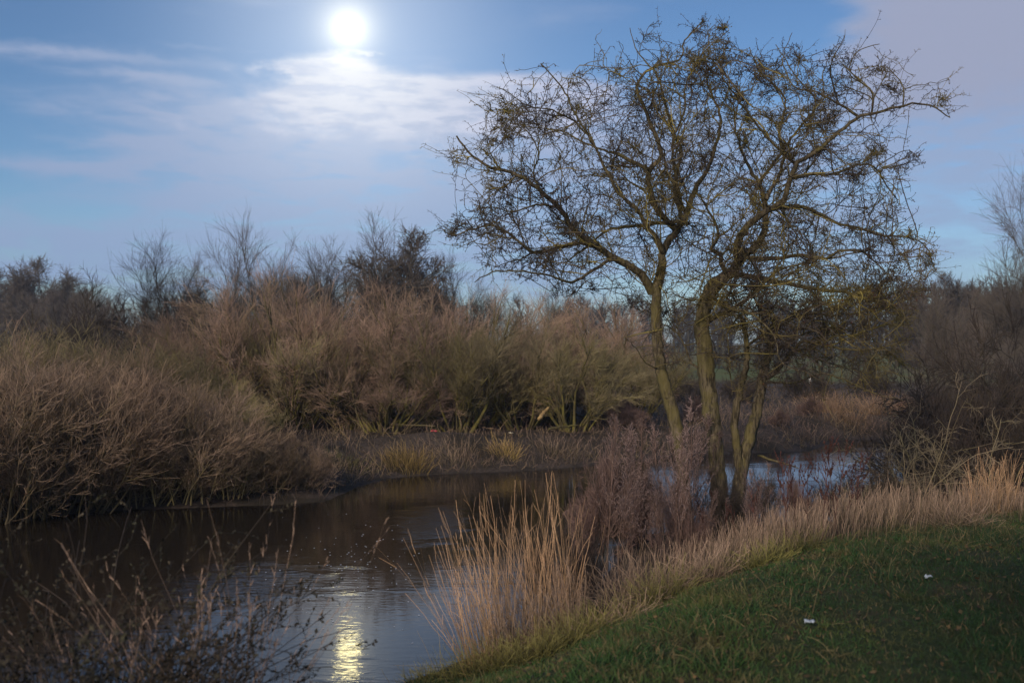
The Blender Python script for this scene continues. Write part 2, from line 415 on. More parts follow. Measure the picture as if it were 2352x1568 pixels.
# ================================================================== hawthorn (hand-traced limbs, crown grown between them)
TY = 12.6
def c1(x, y): return ((x / 1.742 + 1050) * .9408, (y / 1.742) * .9408)
def c4(x, y): return ((x / 1.96 + 1450) * .9408, (y / 1.96 + 600) * .9408)
def to3(p, dy): Y = TY + dy; return np.array([X_at(p[0], Y), Y, Z_at(p[1], Y)])
def catmull(P, R, step):
    P = np.asarray(P); R = np.asarray(R); out = []; ro = []
    Q = np.vstack([2 * P[0] - P[1], P, 2 * P[-1] - P[-2]])
    for i in range(len(P) - 1):
        p0, p1, p2, p3 = Q[i:i + 4]; m_ = max(2, int(np.linalg.norm(p2 - p1) / step))
        for k in range(m_):
            t = k / m_
            out.append(.5 * ((2 * p1) + (-p0 + p2) * t + (2 * p0 - 5 * p1 + 4 * p2 - p3) * t * t + (-p0 + 3 * p1 - 3 * p2 + p3) * t ** 3))
            ro.append(R[i] * (1 - t) + R[i + 1] * t)
    out.append(P[-1]); ro.append(R[-1])
    return np.array(out), np.array(ro)
hx, hy = X_at(1630, TY), TY
haw = empty('hawthorn_tree', (hx, hy, float(height(hx, hy))))
tag(haw, 'leafless lichen covered hawthorn with three leaning trunks and a wide tangled crown', 'tree')
H0 = np.array(haw.location)
def trunk_tube(P, R, name, seed, sides=18, knots=(), rough=.16):
    acc = Acc(); K1 = len(P)
    T = np.gradient(P, axis=0); T = unit(T); a, b = frames(T)
    th = np.arange(sides) * 2 * np.pi / sides
    V = np.empty((K1, sides, 3))
    L = np.concatenate([[0], np.cumsum(np.linalg.norm(np.diff(P, axis=0), axis=1))])
    for i in range(K1):
        for j in range(sides):
            q = Vector((math.cos(th[j]) * 1.6 + seed, math.sin(th[j]) * 1.6, L[i] * 1.3))
            q2 = Vector((math.cos(th[j]) * 5 + seed, math.sin(th[j]) * 5, L[i] * 3))
            r = R[i] * (1 + rough * 1.5 * mnoise.noise(q) + rough * .7 * mnoise.noise(q2))
            for (kl, ka, kr, kh) in knots:
                dd = ((L[i] - kl) / kr) ** 2 + ((math.atan2(math.sin(th[j] - ka), math.cos(th[j] - ka))) / 1.1) ** 2
                r += kh * math.exp(-dd)
            V[i, j] = P[i] + r * (a[i] * math.cos(th[j]) + b[i] * math.sin(th[j]))
    idx = np.arange(K1 * sides).reshape(K1, sides); nx = np.roll(idx, -1, 1)
    acc.add(V - H0, quads=np.stack([idx[:-1], nx[:-1], nx[1:], idx[1:]], -1).reshape(-1, 4))
    return acc.obj(name, MT['bark'], haw)
limbs = []
seeds = []          # (pos, radius) nodes crown twigs may start from
def limb(pts, dys, r0, r1, name='limb', seed=0, sides=10, step=.06, knots=(), wig=.012):
    n_ = len(pts)
    dy = np.interp(np.linspace(0, 1, n_), np.linspace(0, 1, len(dys)), dys)
    P = [to3(p, d) for p, d in zip(pts, dy)]; R = np.linspace(0, 1, n_) ** (1.7 if name == 'trunk' else .8); R = r0 * (1 - R) + r1 * R
    P, R = catmull(P, R, step)
    rr = np.random.default_rng(seed + 100)
    P[1:-1] += rr.normal(0, wig * .5, P[1:-1].shape)
    trunk_tube(P, R, name, seed * 3.7, sides, knots, .16 if name == 'trunk' else .1)
    limbs.append((P, R))
    for p, r in zip(P[::2], R[::2]):
        if r < .055: seeds.append((p, r))
    return P
# trunks
limb([c4(462, 1440), c4(445, 1330), c4(432, 1200), c4(418, 1040), c4(396, 880), c4(352, 710), c4(322, 600), c4(308, 500), c4(296, 350), c4(300, 220), c4(296, 190)], [.1, 0, 0, 0], .080, .060, 'trunk', 1, 20, knots=((1.55, 3.5, .10, .02),))
limb([c4(610, 1440), c4(604, 1330), c4(598, 1200), c4(588, 1000), c4(562, 800), c4(543, 650), c4(528, 500), c4(518, 400), c4(530, 300), c4(565, 210), c4(590, 170)], [-.15, -.15, -.1, 0], .100, .086, 'trunk', 2, 22, knots=((1.72, 1.6, .09, .045), (2.3, 3.9, .12, .02)))
limb([c4(655, 1440), c4(672, 1320), c4(692, 1180), c4(712, 1060), c4(750, 900), c4(785, 760), c4(806, 650), c4(822, 560), c4(850, 450), c4(868, 340)], [.2, .25, .3, .5], .092, .034, 'trunk', 3, 16)
limb([c4(705, 1150), c4(690, 1000), c4(672, 860), c4(700, 680), c4(730, 560), c4(728, 430), c4(700, 330)], [.22, .1, -.15], .056, .020, 'trunk', 4, 14)
# limbs, read from the photograph, each leaning towards or away from the viewer
LB = [
 ([(945,1245),(900,1170),(835,1122),(760,1085),(700,1045),(640,1000),(590,950),(545,880),(480,820),(400,760),(310,725),(230,700),(160,640),(112,578)], [0,-.3,-.7,-.9], .060,.010),
 ([(700,1048),(620,1035),(540,1055),(450,1075),(385,1035),(330,985),(260,960),(190,970),(105,1000),(60,985)], [-.35,0,.5], .030,.006),
 ([(790,1098),(720,1130),(650,1180),(590,1200),(510,1170),(430,1160),(340,1150),(240,1165),(190,1200)], [-.3,-.9,-1.4], .024,.005),
 ([(1100,950),(1000,945),(900,960),(800,965),(735,990),(680,1040),(600,1100),(560,1160),(565,1260)], [0,.5,1.1], .028,.005),
 ([(958,1245),(985,1140),(992,1060),(1050,980),(1092,910),(1130,800),(1180,720),(1220,600),(1235,500),(1190,380),(1170,300)], [0,.2,.7,1.1], .066,.008),
 ([(988,1070),(960,1005),(920,955),(880,890),(800,820),(740,700),(690,600),(620,490),(560,370),(470,270)], [.05,-.5,-.9], .036,.006),
 ([(1050,980),(1000,930),(950,865),(930,730),(985,660),(950,560),(905,440),(880,370),(940,290),(1060,255),(1085,175),(1165,82)], [.2,0,-.2,.2], .046,.006),
 ([(1072,930),(1040,800),(1065,650),(1020,520),(990,400),(960,310),(880,220),(850,120)], [.3,.9,1.3], .030,.005),
 ([(1090,910),(1060,830),(1040,720),(1030,600),(1080,480),(1090,360),(1160,230),(1270,130)], [.4,-.3,-.7], .026,.005),
 ([(1190,1250),(1240,1190),(1300,1140),(1325,1085),(1385,1050),(1420,985),(1428,900),(1400,780),(1350,700),(1300,560),(1290,440)], [0,.2,.8], .085,.007),
 ([(1312,1110),(1310,1030),(1345,965),(1400,920),(1445,888),(1505,850),(1530,765),(1565,690),(1650,640),(1740,560),(1830,495),(1900,480),(1990,455),(2080,440),(2150,460),(2212,500)], [0,-.3,-.4,-.3], .055,.006),
 ([(1262,1165),(1240,1120),(1232,1080),(1195,1060),(1225,1010),(1215,950),(1180,890),(1150,830)], [0,-.4,-.8], .036,.010),
 ([(1350,1095),(1400,1102),(1480,1095),(1560,1085),(1690,1100),(1740,1065),(1830,1070),(1900,1120),(1970,1190)], [0,-.6,-1.2], .036,.006),
 ([(1270,1170),(1360,1175),(1440,1190),(1530,1210),(1650,1232),(1760,1240),(1850,1270),(1960,1300),(2040,1380)], [0,-.3,-.6], .040,.007),
 ([(1445,888),(1560,880),(1640,900),(1730,950),(1820,970),(1920,1000),(2040,1010),(2110,1050),(2150,1150)], [-.2,.5,1.2], .032,.005),
 ([(1530,762),(1620,740),(1720,740),(1830,700),(1900,720),(1960,820),(1990,850)], [-.3,.3,.9], .026,.005),
 ([(1890,722),(1930,690),(1990,650),(2040,640),(2085,680)], [.8,.9,1.0], .009,.004),
 ([(1825,498),(1750,450),(1700,420),(1620,385),(1545,365),(1500,250),(1540,140)], [-.3,-.1,.3], .018,.004),
 ([(1735,445),(1720,380),(1700,290),(1740,200),(1765,148)], [-.2,-.6], .012,.004),
 ([(1878,482),(1882,400),(1835,350),(1780,290),(1830,215),(1912,188)], [-.3,-.7], .014,.004),
 ([(2012,448),(2012,370),(1965,300),(1920,285)], [-.3,0], .010,.004),
 ([(2012,380),(2060,365),(2130,355),(2210,340)], [-.2,-.1], .007,.003),
 ([(1560,700),(1450,600),(1350,480),(1280,380),(1220,310)], [-.3,-.9], .022,.005),
 ([(1430,850),(1500,700),(1485,560),(1510,420),(1400,300),(1360,205)], [0,.6], .026,.005),
 ([(1395,780),(1560,560),(1640,440),(1560,330),(1470,190)], [.3,1.3], .022,.005),
 ([(1165,1375),(1240,1335),(1330,1290),(1400,1220),(1480,1150),(1600,1120)], [0,-.5,-1.3], .034,.008),
 ([(870,700),(800,655),(740,640),(640,600),(560,560),(430,540),(330,545)], [.1,.8,1.3], .022,.004),
 ([(930,720),(870,690),(800,655)], [0,.1], .026,.020),
 ([(545,880),(450,870),(350,900),(260,880),(160,900)], [-.5,-1.2], .014,.004),
 ([(480,820),(440,740),(460,640),(380,520),(280,460)], [-.5,.2], .014,.004),
 ([(700,620),(620,520),(520,470),(420,450),(310,380)], [-.6,-1.1], .014,.004),
]
for i, (pp, dys, r0, r1) in enumerate(LB):
    limb([c1(*p) for p in pp], dys, r0, r1, 'limb', 10 + i, 12 if r0 > .04 else (8 if r0 > .02 else 6), step=.07)
LC = [
 ([(806,640),(870,600),(940,520),(1000,455),(1130,480),(1250,500),(1400,480),(1530,440)], [.4,-.2,-.8], .034,.006),
 ([(800,640),(870,655),(980,650),(1080,610),(1200,640),(1330,700),(1480,740)], [.35,-.4,-1.0], .020,.004),
 ([(822,560),(900,480),(1010,420),(1150,400),(1290,420),(1420,520),(1540,620)], [.4,.9,1.3], .022,.004),
 ([(850,450),(800,330),(760,240),(700,180)], [.4,-.6], .024,.006),
 ([(560,640),(470,560),(430,470),(380,400),(300,380),(230,480)], [0,.8], .018,.004),
 ([(560,235),(640,290),(760,330),(860,430),(900,560),(1010,600)], [-.1,-1.1,-1.5], .020,.004),
 ([(700,330),(640,420),(650,560),(660,720)], [-.1,-.8], .012,.004),
 ([(730,480),(880,370),(1010,300),(1200,260),(1380,240)], [-.1,-1.2], .018,.004),
 ([(860,400),(1000,330),(1180,330),(1350,300),(1500,240)], [.5,1.4], .020,.004),
 ([(320,600),(250,560),(200,490),(150,440)], [0,-.6], .010,.003),
]
for i, (pp, dys, r0, r1) in enumerate(LC):
    limb([c4(*p) for p in pp], dys, r0, r1, 'limb', 60 + i, 8, step=.07)

def inpoly(x, y, poly):
    poly = np.asarray(poly, float); ins = np.zeros(x.shape, bool); j = len(poly) - 1
    for i in range(len(poly)):
        xi, yi = poly[i]; xj, yj = poly[j]
        ins ^= ((yi > y) != (yj > y)) & (x < (xj - xi) * (y - yi) / (yj - yi + 1e-12) + xi); j = i
    return ins
CROWN = [(1015,425),(1042,310),(1110,300),(1150,205),(1240,145),(1330,180),(1372,72),(1440,110),(1500,50),(1560,90),(1615,42),(1672,70),(1690,130),(1740,140),(1800,90),(1860,130),(1935,72),(2020,100),(2010,150),(2080,190),(2180,182),
         (2186,272),(2090,262),(2020,300),(2040,360),(2110,350),(2060,430),(2060,490),(2120,560),(2150,650),(2100,680),(2060,740),(2080,830),(1980,900),(1860,890),(1800,860),(1760,900),(1690,860),(1640,800),(1590,720),(1480,740),(1420,690),(1340,670),(1300,690),(1240,640),(1170,650),(1110,590),(1030,540),(1075,480)]
def crown_points(rg, N):
    out = []
    mid = np.array([1600, 450])
    while sum(len(o) for o in out) < N:
        x = rg.uniform(1000, 2200, 6000); y = rg.uniform(35, 910, 6000)
        ok = inpoly(x, y, CROWN)
        # thin towards the outline, thicker right of centre
        e = ((x - 1620) / 600) ** 2 + ((y - 440) / 430) ** 2
        dens = .50 + .75 * np.exp(-(((x - 1800) / 190) ** 2 + ((y - 370) / 170) ** 2)) + .35 * np.exp(-(((x - 1500) / 160) ** 2 + ((y - 260) / 150) ** 2)) + .5 * (y > 560) * (x > 1550) + .25 * (y > 480) * (x < 1400)
        dens *= np.where((y < 150), .35, 1.0) * np.clip(1.45 - e, .35, 1)
        ok &= rg.random(6000) < dens
        x, y, e = x[ok], y[ok], e[ok]
        dep = 2.3 * np.sqrt(np.clip(1.12 - e, .04, 1)) * rg.uniform(-1, 1, len(x))
        Y = TY + dep
        out.append(np.stack([X_at(x, TY) * (.5 + .5 * Y / TY), Y, EYE + (Z_at(y, TY) - EYE) * (.5 + .5 * Y / TY)], -1))
    return np.concatenate(out)[:N]
rg = np.random.default_rng(11)
# side branches along every limb: crooked, in three orders
CW = (np.array(CROWN) - np.array([1600, 450])) * 1.03 + np.array([1600, 450])
def inside(P):
    Pe = P[:, -1]; px = Pe[:, 0] / Pe[:, 1] * F + CX; py = CY - (Pe[:, 2] - EYE) / Pe[:, 1] * F
    return inpoly(px, py, CW)
SB = Acc(); S1 = []; D1 = []; L1_ = []; R1 = []
for P_l, R_l in limbs:
    T_l = unit(np.gradient(P_l, axis=0)); n_ = len(P_l); tot = n_ * .065
    sel = np.nonzero((rg.random(n_) < .40) & (R_l < .062) & (P_l[:, 2] > Z_at(800, TY)))[0]
    for i in sel:
        t = i / n_; pr_ = unit(np.cross(T_l[i], rg.normal(0, 1, 3))); a_ = rg.uniform(.5, 1.15)
        S1.append(P_l[i]); D1.append(T_l[i] * math.cos(a_) + pr_ * math.sin(a_) + np.array([0, 0, .15])); L1_.append(rg.uniform(.35, 1.25) * (1.15 - .65 * t)); R1.append(min(R_l[i] * .6, rg.uniform(.006, .012)))
S1, D1, L1_, R1 = map(np.array, (S1, D1, L1_, R1))
Pa = grow(rg, S1, D1, L1_, 9, .18, .02); ok = inside(Pa); Pa, L1_, R1 = Pa[ok], L1_[ok], R1[ok]
tubes(SB, Pa - H0, rad(R1, .0036, 10), 4, 0, .4, rng=rg)
s, d, p, t = spawn(rg, Pa, 8, .1, 1, .5, 1.2); Lb_ = L1_[p] * rg.uniform(.25, .6, len(s)) * (1.1 - .5 * t)
Pb = grow(rg, s, d, Lb_, 5, .17, .02); ok = inside(Pb); Pb, Lb_ = Pb[ok], Lb_[ok]
tubes(SB, Pb - H0, rad(np.full(len(Pb), .0044), .003, 6), 3, .3, .7, rng=rg)
s, d, p, t = spawn(rg, Pb, 4, .15, 1, .5, 1.1)
Pc = grow(rg, s, d, Lb_[p] * rg.uniform(.25, .6, len(s)) + .03, 3, .15, .01); tubes(SB, Pc - H0, rad(np.full(len(Pc), .0034), .0024, 4), 3, .5, 1, rng=rg)
tag(SB.obj('side_branches', MT['haw_twig'], haw), kind='stuff')
print('side', len(Pa), len(Pb), len(Pc))
for Q_ in Pa: seeds += [(q, .004) for q in Q_[3::3]]
A = crown_points(rg, 6400)
LOW = [(1490, 690), (1560, 620), (1760, 600), (1960, 640), (2110, 690), (2090, 800), (2000, 900), (1880, 930), (1780, 880), (1720, 940), (1660, 860), (1600, 790), (1540, 880), (1500, 780)]
lx = rg.uniform(1480, 2120, 9000); ly = rg.uniform(590, 940, 9000); k_ = inpoly(lx, ly, LOW); lx, ly = lx[k_][:2600], ly[k_][:2600]
lY = TY + rg.uniform(-1.7, .6, len(lx))
A = np.concatenate([A, np.stack([X_at(lx, lY), lY, Z_at(ly, lY)], -1)])
NP = [s[0] for s in seeds]; nseed = len(NP)
node = np.empty((60000, 3)); node[:nseed] = NP; cnt = nseed
par = np.full(60000, -1); ndir = np.zeros((60000, 3)); kids = np.zeros(60000, int)
def upd(lo, hi, best, bi):
    for a0 in range(lo, hi, 400):
        a1 = min(hi, a0 + 400)
        d = ((A[:, None, :] - node[None, a0:a1, :]) ** 2).sum(-1)
        j = d.argmin(1); dm = d[np.arange(len(A)), j]; m_ = dm < best
        best[m_] = dm[m_]; bi[m_] = j[m_] + a0
best = np.full(len(A), 1e9); bi = np.zeros(len(A), int)
upd(0, cnt, best, bi)
STEP, KILL, INFL = .055, .085, 1.1
for it in range(90):
    act = (best < INFL ** 2)
    if not act.any() or cnt > 30000: break
    ids = bi[act]; dv = unit(A[act] - node[ids])
    acc_ = np.zeros((cnt, 3)); np.add.at(acc_, ids, dv)
    u = np.unique(ids); u = u[kids[u] < 3]
    if len(u) == 0: break
    dd = unit(acc_[u] + rg.normal(0, .24, (len(u), 3)) + .6 * ndir[u]); dd = unit(dd)
    newp = node[u] + dd * STEP; k = len(u)
    node[cnt:cnt + k] = newp; par[cnt:cnt + k] = u; ndir[cnt:cnt + k] = dd; kids[u] += 1
    lo = cnt; cnt += k
    upd(lo, cnt, best, bi)
    keep = best > KILL ** 2
    A, best, bi = A[keep], best[keep], bi[keep]
node = node[:cnt]; par = par[:cnt]; ndir = ndir[:cnt]
# thicknesses by the pipe rule
r = np.zeros(cnt); r3 = np.zeros(cnt); haschild = np.zeros(cnt, bool); mainc = np.full(cnt, -1)
for i in range(cnt - 1, nseed - 1, -1):
    r[i] = max(.0033, r3[i] ** (1 / 2.5)); r3[par[i]] += r[i] ** 2.5
    p = par[i]
    if mainc[p] < 0 or r[i] > r[mainc[p]]: mainc[p] = i
r = np.minimum(r, .02)
r[:nseed] = [s[1] for s in seeds]
print('hawthorn nodes', nseed, cnt)
tw = Acc()
gi = np.arange(nseed, cnt); pi_ = par[gi]
main = (mainc[pi_] == gi) & (pi_ >= nseed)
sd = 3; th = np.arange(sd) * 2 * np.pi / sd
def ring(c_, d_, r_):
    a, b = frames(unit(d_)); return c_[:, None, :] + r_[:, None, None] * (a[:, None, :] * np.cos(th)[None, :, None] + b[:, None, :] * np.sin(th)[None, :, None])
Rn = ring(node[gi], ndir[gi], r[gi]); Rs = ring(node[pi_], ndir[gi], r[gi] * 1.05)
N_ = len(gi); i1 = np.arange(N_)[:, None] * sd + np.arange(sd)
i0 = np.where(main[:, None], (pi_ - nseed)[:, None] * sd + np.arange(sd), N_ * sd + i1)
tipv = 1 - np.clip((r[gi] - .003) / .008, 0, 1)
tw.add(np.concatenate([Rn.reshape(-1, 3), Rs.reshape(-1, 3)]) - H0, quads=np.stack([i0, np.roll(i0, -1, 1), np.roll(i1, -1, 1), i1], -1).reshape(-1, 4),
       tip=np.concatenate([np.repeat(tipv, sd)] * 2), rnd=.5)
tag(tw.obj('twigs', MT['haw_twig'], haw), kind='stuff')
# short spurs, thorns and bud clusters
sp = Acc()
thin_ = gi[r[gi] < .009]
ch = thin_[rg.random(len(thin_)) < .45]
ch = np.concatenate([ch, thin_[rg.random(len(thin_)) < .15]])
n0 = len(ch); perp = unit(np.cross(ndir[ch], rg.normal(0, 1, (n0, 3))))
dd = unit(ndir[ch] * rg.uniform(-.1, .8, n0)[:, None] + perp)
Ls = rg.gamma(2.2, .022, n0).clip(.012, .16)
P = grow(rg, node[ch], dd, Ls, 2, .35); tubes(sp, P - H0, rad(np.full(n0, .0026), .0018, 3), 3, .3, 1, rng=rg)
ends = P[:, -1]
tips = node[gi[~np.isin(gi, par)]]
bud = np.concatenate([ends[rg.random(n0) < .45], tips, node[ch[rg.random(n0) < .12]]])
oct_v = np.array([(1, 0, 0), (0, 1, 0), (-1, 0, 0), (0, -1, 0), (0, 0, 1.3), (0, 0, -1.3)], float)
oct_f = np.array([(0, 1, 4), (1, 2, 4), (2, 3, 4), (3, 0, 4), (1, 0, 5), (2, 1, 5), (3, 2, 5), (0, 3, 5)])
def blobs(acc, C_, rr, rg, rnd=None, squash=None):
    k = len(C_); V = C_[:, None, :] + rr[:, None, None] * oct_v[None] * rg.uniform(.7, 1.3, (k, 6, 1))
    acc.add(V, tris=(np.arange(k)[:, None, None] * 6 + oct_f[None]).reshape(-1, 3), tip=.6, rnd=np.repeat(rg.random(k), 6))
q1, dq, p, t = spawn(rg, Pb, 4, .05, 1, .6, 1.4); q2, dq2, p, t = spawn(rg, Pc, 3, .05, 1, .6, 1.4)
q1 = np.concatenate([q1, q2]); dq = np.concatenate([dq, dq2]); Ps = grow(rg, q1, dq, rg.gamma(2.2, .016, len(q1)).clip(.01, .10), 1, .3)
tubes(sp, Ps - H0, rad(np.full(len(Ps), .0026), .0018, 2), 3, .3, 1, rng=rg)
bud = np.concatenate([bud, Ps[rg.random(len(Ps)) < .4, -1], Pc[:, -1]])
bud = bud + rg.normal(0, .003, bud.shape)
blobs(sp, bud - H0, rg.uniform(.0035, .0075, len(bud)), rg)
tag(sp.obj('spurs_and_buds', MT['haw_spur'], haw), kind='stuff')
# long whippy shoots beyond the outline
tp = node[gi[~np.isin(gi, par)]]; out_ = tp - np.array([X_at(1620, TY), TY, Z_at(470, TY)])
dist = np.linalg.norm(out_ * np.array([.8, 1, 1.1]), axis=1)
tp = np.concatenate([tp, Pc[:, -1]]); out_ = tp - np.array([X_at(1620, TY), TY, Z_at(470, TY)]); dist = np.linalg.norm(out_ * np.array([.8, 1, 1.1]), axis=1)
sel = (dist > np.quantile(dist, .85)) & (rg.random(len(tp)) < .13)
S = tp[sel]; dd = unit(unit(out_[sel]) + rg.normal(0, .35, (sel.sum(), 3)) + np.array([0, 0, .15]))
P = grow(rg, S, dd, rg.uniform(.12, .5, len(S)), 6, .12, -.01)
wh = Acc(); tubes(wh, P - H0, rad(np.full(len(S), .0033), .002, 7), 3, .6, 1, rng=rg)
s2, d2, pr, t_ = spawn(rg, P, 7, .1, 1, .7, 1.3)
P2 = grow(rg, s2, d2, rg.uniform(.012, .04, len(s2)), 1, .2); tubes(wh, P2 - H0, rad(np.full(len(s2), .0025), .0016, 2), 3, .6, 1, rng=rg)
blobs(wh, P2[:, -1] - H0, rg.uniform(.003, .006, len(s2)), rg)
tag(wh.obj('long_shoots', MT['haw_twig'], haw), kind='stuff')
# haws left on the right-hand tips
be = Acc(); cand = tp[(tp[:, 0] > X_at(1960, TY)) & (tp[:, 2] < Z_at(520, TY)) & (tp[:, 2] > Z_at(720, TY))]
cand = np.concatenate([cand[rg.random(len(cand)) < .5], tp[rg.random(len(tp)) < .035]])
blobs(be, cand - H0 - np.array([0, 0, .012]), rg.uniform(.005, .008, len(cand)), rg)
mb, n, bs = pmat('dark_haw_berry', .4); bs.inputs['Base Color'].default_value = (.09, .012, .012, 1)
tag(be.obj('berries', mb, haw), kind='stuff')

# ================================================================== bushes and trees: prototypes
def tree_mesh(kind, seed, H):
    """returns wood mesh, twig mesh at real size, base at origin"""
    rg = np.random.default_rng(seed); wood = Acc(); twg = Acc()
    if kind in ('willow', 'osier', 'thicket', 'fan', 'spread'):
        if kind == 'willow': ns, sa, k1, k2, k3, wb, upv = 17, 1.0, 9, 9, 5, .12, .06
        elif kind == 'osier': ns, sa, k1, k2, k3, wb, upv = 80, .72, 7, 6, 3, .09, .05
        elif kind == 'spread': ns, sa, k1, k2, k3, wb, upv = 15, .98, 12, 12, 8, .13, .02
        elif kind == 'fan': ns, sa, k1, k2, k3, wb, upv = 11, .72, 12, 12, 8, .11, .01
        else: ns, sa, k1, k2, k3, wb, upv = 26, .95, 9, 7, 5, .22, .03
        an = rg.uniform(0, 2 * np.pi, ns); ti = sa * np.sqrt(rg.random(ns))
        base = np.stack([np.cos(an), np.sin(an), np.zeros(ns)], -1) * (rg.uniform(.02, .16, ns) * H * (.8 if kind == 'willow' else .12 if kind in ('fan', 'spread') else 1.6))[:, None]
        d = np.stack([np.cos(an) * np.sin(ti), np.sin(an) * np.sin(ti), np.cos(ti)], -1)
        L = H * rg.uniform(.7, 1.0, ns) * (1 - .25 * ti / sa)
        base[:, 2] = -.12
        P0 = grow(rg, base, d, L * .85, 8, wb, upv)
        r0 = H * rg.uniform(.006, .015, ns) * (1.2 if kind == 'willow' else .75 if kind in ('fan', 'spread') else .5)
        tubes(wood, P0, rad(r0, .004, 9), 5, 0, .5, rng=rg)
        s, d, p, t = spawn(rg, P0, k1, {'osier': .03, 'willow': .28}.get(kind, .15), 1, .25, .85)
        P1 = grow(rg, s, d, L[p] * rg.uniform(.25, .5, len(s)) * (1.15 - .6 * t), 5, wb, upv)
        tubes(wood if kind == 'willow' else twg, P1, rad(r0[p] * .45, .003, 6), 3, .2, .7, rng=rg)
        l1 = L[p]
        s, d, p, t = spawn(rg, P1, k2, .1, 1, .25, .8)
        P2 = grow(rg, s, d, l1[p] * rg.uniform(.12, .24, len(s)), 3, wb, upv)
        ts = 1.5 if kind in ('fan', 'spread') else 1.0 if kind == 'osier' else 1.2
        tubes(twg, P2, rad(np.full(len(s), .0042 * ts), .0026 * ts, 4), 3, .45, .9, rng=rg)
        l2 = l1[p]
        s, d, p, t = spawn(rg, P2, k3, .1, 1, .25, .8)
        P3 = grow(rg, s, d, l2[p] * rg.uniform(.05, .12, len(s)), 2, wb, upv)
        tubes(twg, P3, rad(np.full(len(s), .0030 * ts), .0018 * ts, 3), 3, .7, 1, rng=rg)
    else:
        # open-grown trees
        th_, sa, k0, k1, k2, k3, upv = {'oak': (.22, 1.35, 22, 10, 8, 5, .02), 'spread': (.14, 1.15, 20, 10, 9, 5, .015)}[kind]
        P0 = grow(rg, np.array([[0, 0, -.15]]), np.array([[.03, 0, 1.]]), np.array([H * (.85 if kind != 'oak' else .7)]), 10, .05, .05)
        rt = np.array([H * .018]); tubes(wood, P0, rad(rt, H * .004, 11), 8, 0, .2, rng=rg)
        s, d, p, t = spawn(rg, P0, k0, th_, .95, .4, sa)
        L1 = H * (.50 if kind == 'oak' else .56) * (1.1 - .55 * t) * rg.uniform(.8, 1.1, len(s))
        P1 = grow(rg, s, d, L1, 8, .17, upv * 1.3); tubes(wood, P1, rad(np.full(len(s), H * .0065), H * .002, 9), 5, .1, .4, rng=rg)
        s, d, p, t = spawn(rg, P1, k1, .2, 1, .4, .95); L2 = L1[p] * rg.uniform(.5, .8, len(s)) * (1.1 - .5 * t)
        P2 = grow(rg, s, d, L2, 5, .16, upv); tubes(wood, P2, rad(np.full(len(s), H * .0034), H * .0012, 6), 3, .3, .6, rng=rg)
        s, d, p, t = spawn(rg, P2, k2, .15, 1, .4, 1.); L3 = L2[p] * rg.uniform(.45, .7, len(s))
        P3 = grow(rg, s, d, L3, 3, .18, upv); tubes(twg, P3, rad(np.full(len(s), H * .0026), H * .0016, 4), 3, .5, .9, rng=rg)
        s, d, p, t = spawn(rg, P3, k3, .1, 1, .4, 1.)
        P4 = grow(rg, s, d, L3[p] * rg.uniform(.5, .8, len(s)), 2, .18, upv); tubes(twg, P4, rad(np.full(len(s), H * .0018), H * .0011, 3), 3, .8, 1, rng=rg)
    return wood, twg
PROTO = {}
def proto(kind, seed, H, wm, tm):
    key = (kind, seed, H, wm, tm)
    if key not in PROTO:
        a, b_ = tree_mesh(kind, seed, H)
        hh = float(np.quantile(np.concatenate(b_.v)[:, 2], .998))
        PROTO[key] = (a.mesh(kind + '_wood', MT[wm]), b_.mesh(kind + '_twigs', MT[tm]), hh)
    return PROTO[key]
def put(name, key, px, Y, top, label, cat, group=None, wide=1.0, rz=None, z=None, tree=False):
    """stand a bush so that its top reaches the level `top`, read in the photograph"""
    x = X_at(px, Y); z0 = float(height(x, Y)) if z is None else z
    w_, t_, H = proto(*key); h = Z_at(top, Y) - z0; s = h / H
    rr = np.random.default_rng(int(abs(px) * 7 + Y * 13))
    o = empty(name, (x, Y, z0), rr.uniform(0, 6.28) if rz is None else rz, (s * wide, s * wide, s))
    tag(o, label, cat, group)
    for nm, me in (('trunk' if tree else 'stems', w_), ('crown' if tree else 'twigs', t_)):
        c_ = bpy.data.objects.new(nm, me); COL.objects.link(c_); c_.parent = o
    return o
OS1 = ('osier', 1, 3.0, 'osier_tan', 'osier_tan'); OS2 = ('osier', 2, 3.0, 'osier_tan', 'osier_tan'); OS3 = ('osier', 3, 3.0, 'willow_olive', 'willow_olive')
WP1 = ('willow', 4, 4.2, 'bark_far', 'willow_pink'); WP2 = ('willow', 5, 4.2, 'bark_far', 'willow_pink'); WO1 = ('willow', 6, 4.2, 'bark_far', 'willow_olive')
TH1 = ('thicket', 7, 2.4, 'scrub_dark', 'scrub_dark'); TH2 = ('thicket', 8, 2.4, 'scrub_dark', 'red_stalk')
FAN = ('fan', 9, 8.0, 'far_tree', 'far_tree'); OAK = ('oak', 10, 9.0, 'far_tree', 'far_tree'); SPR = ('spread', 12, 7.0, 'far_tree', 'far_tree')

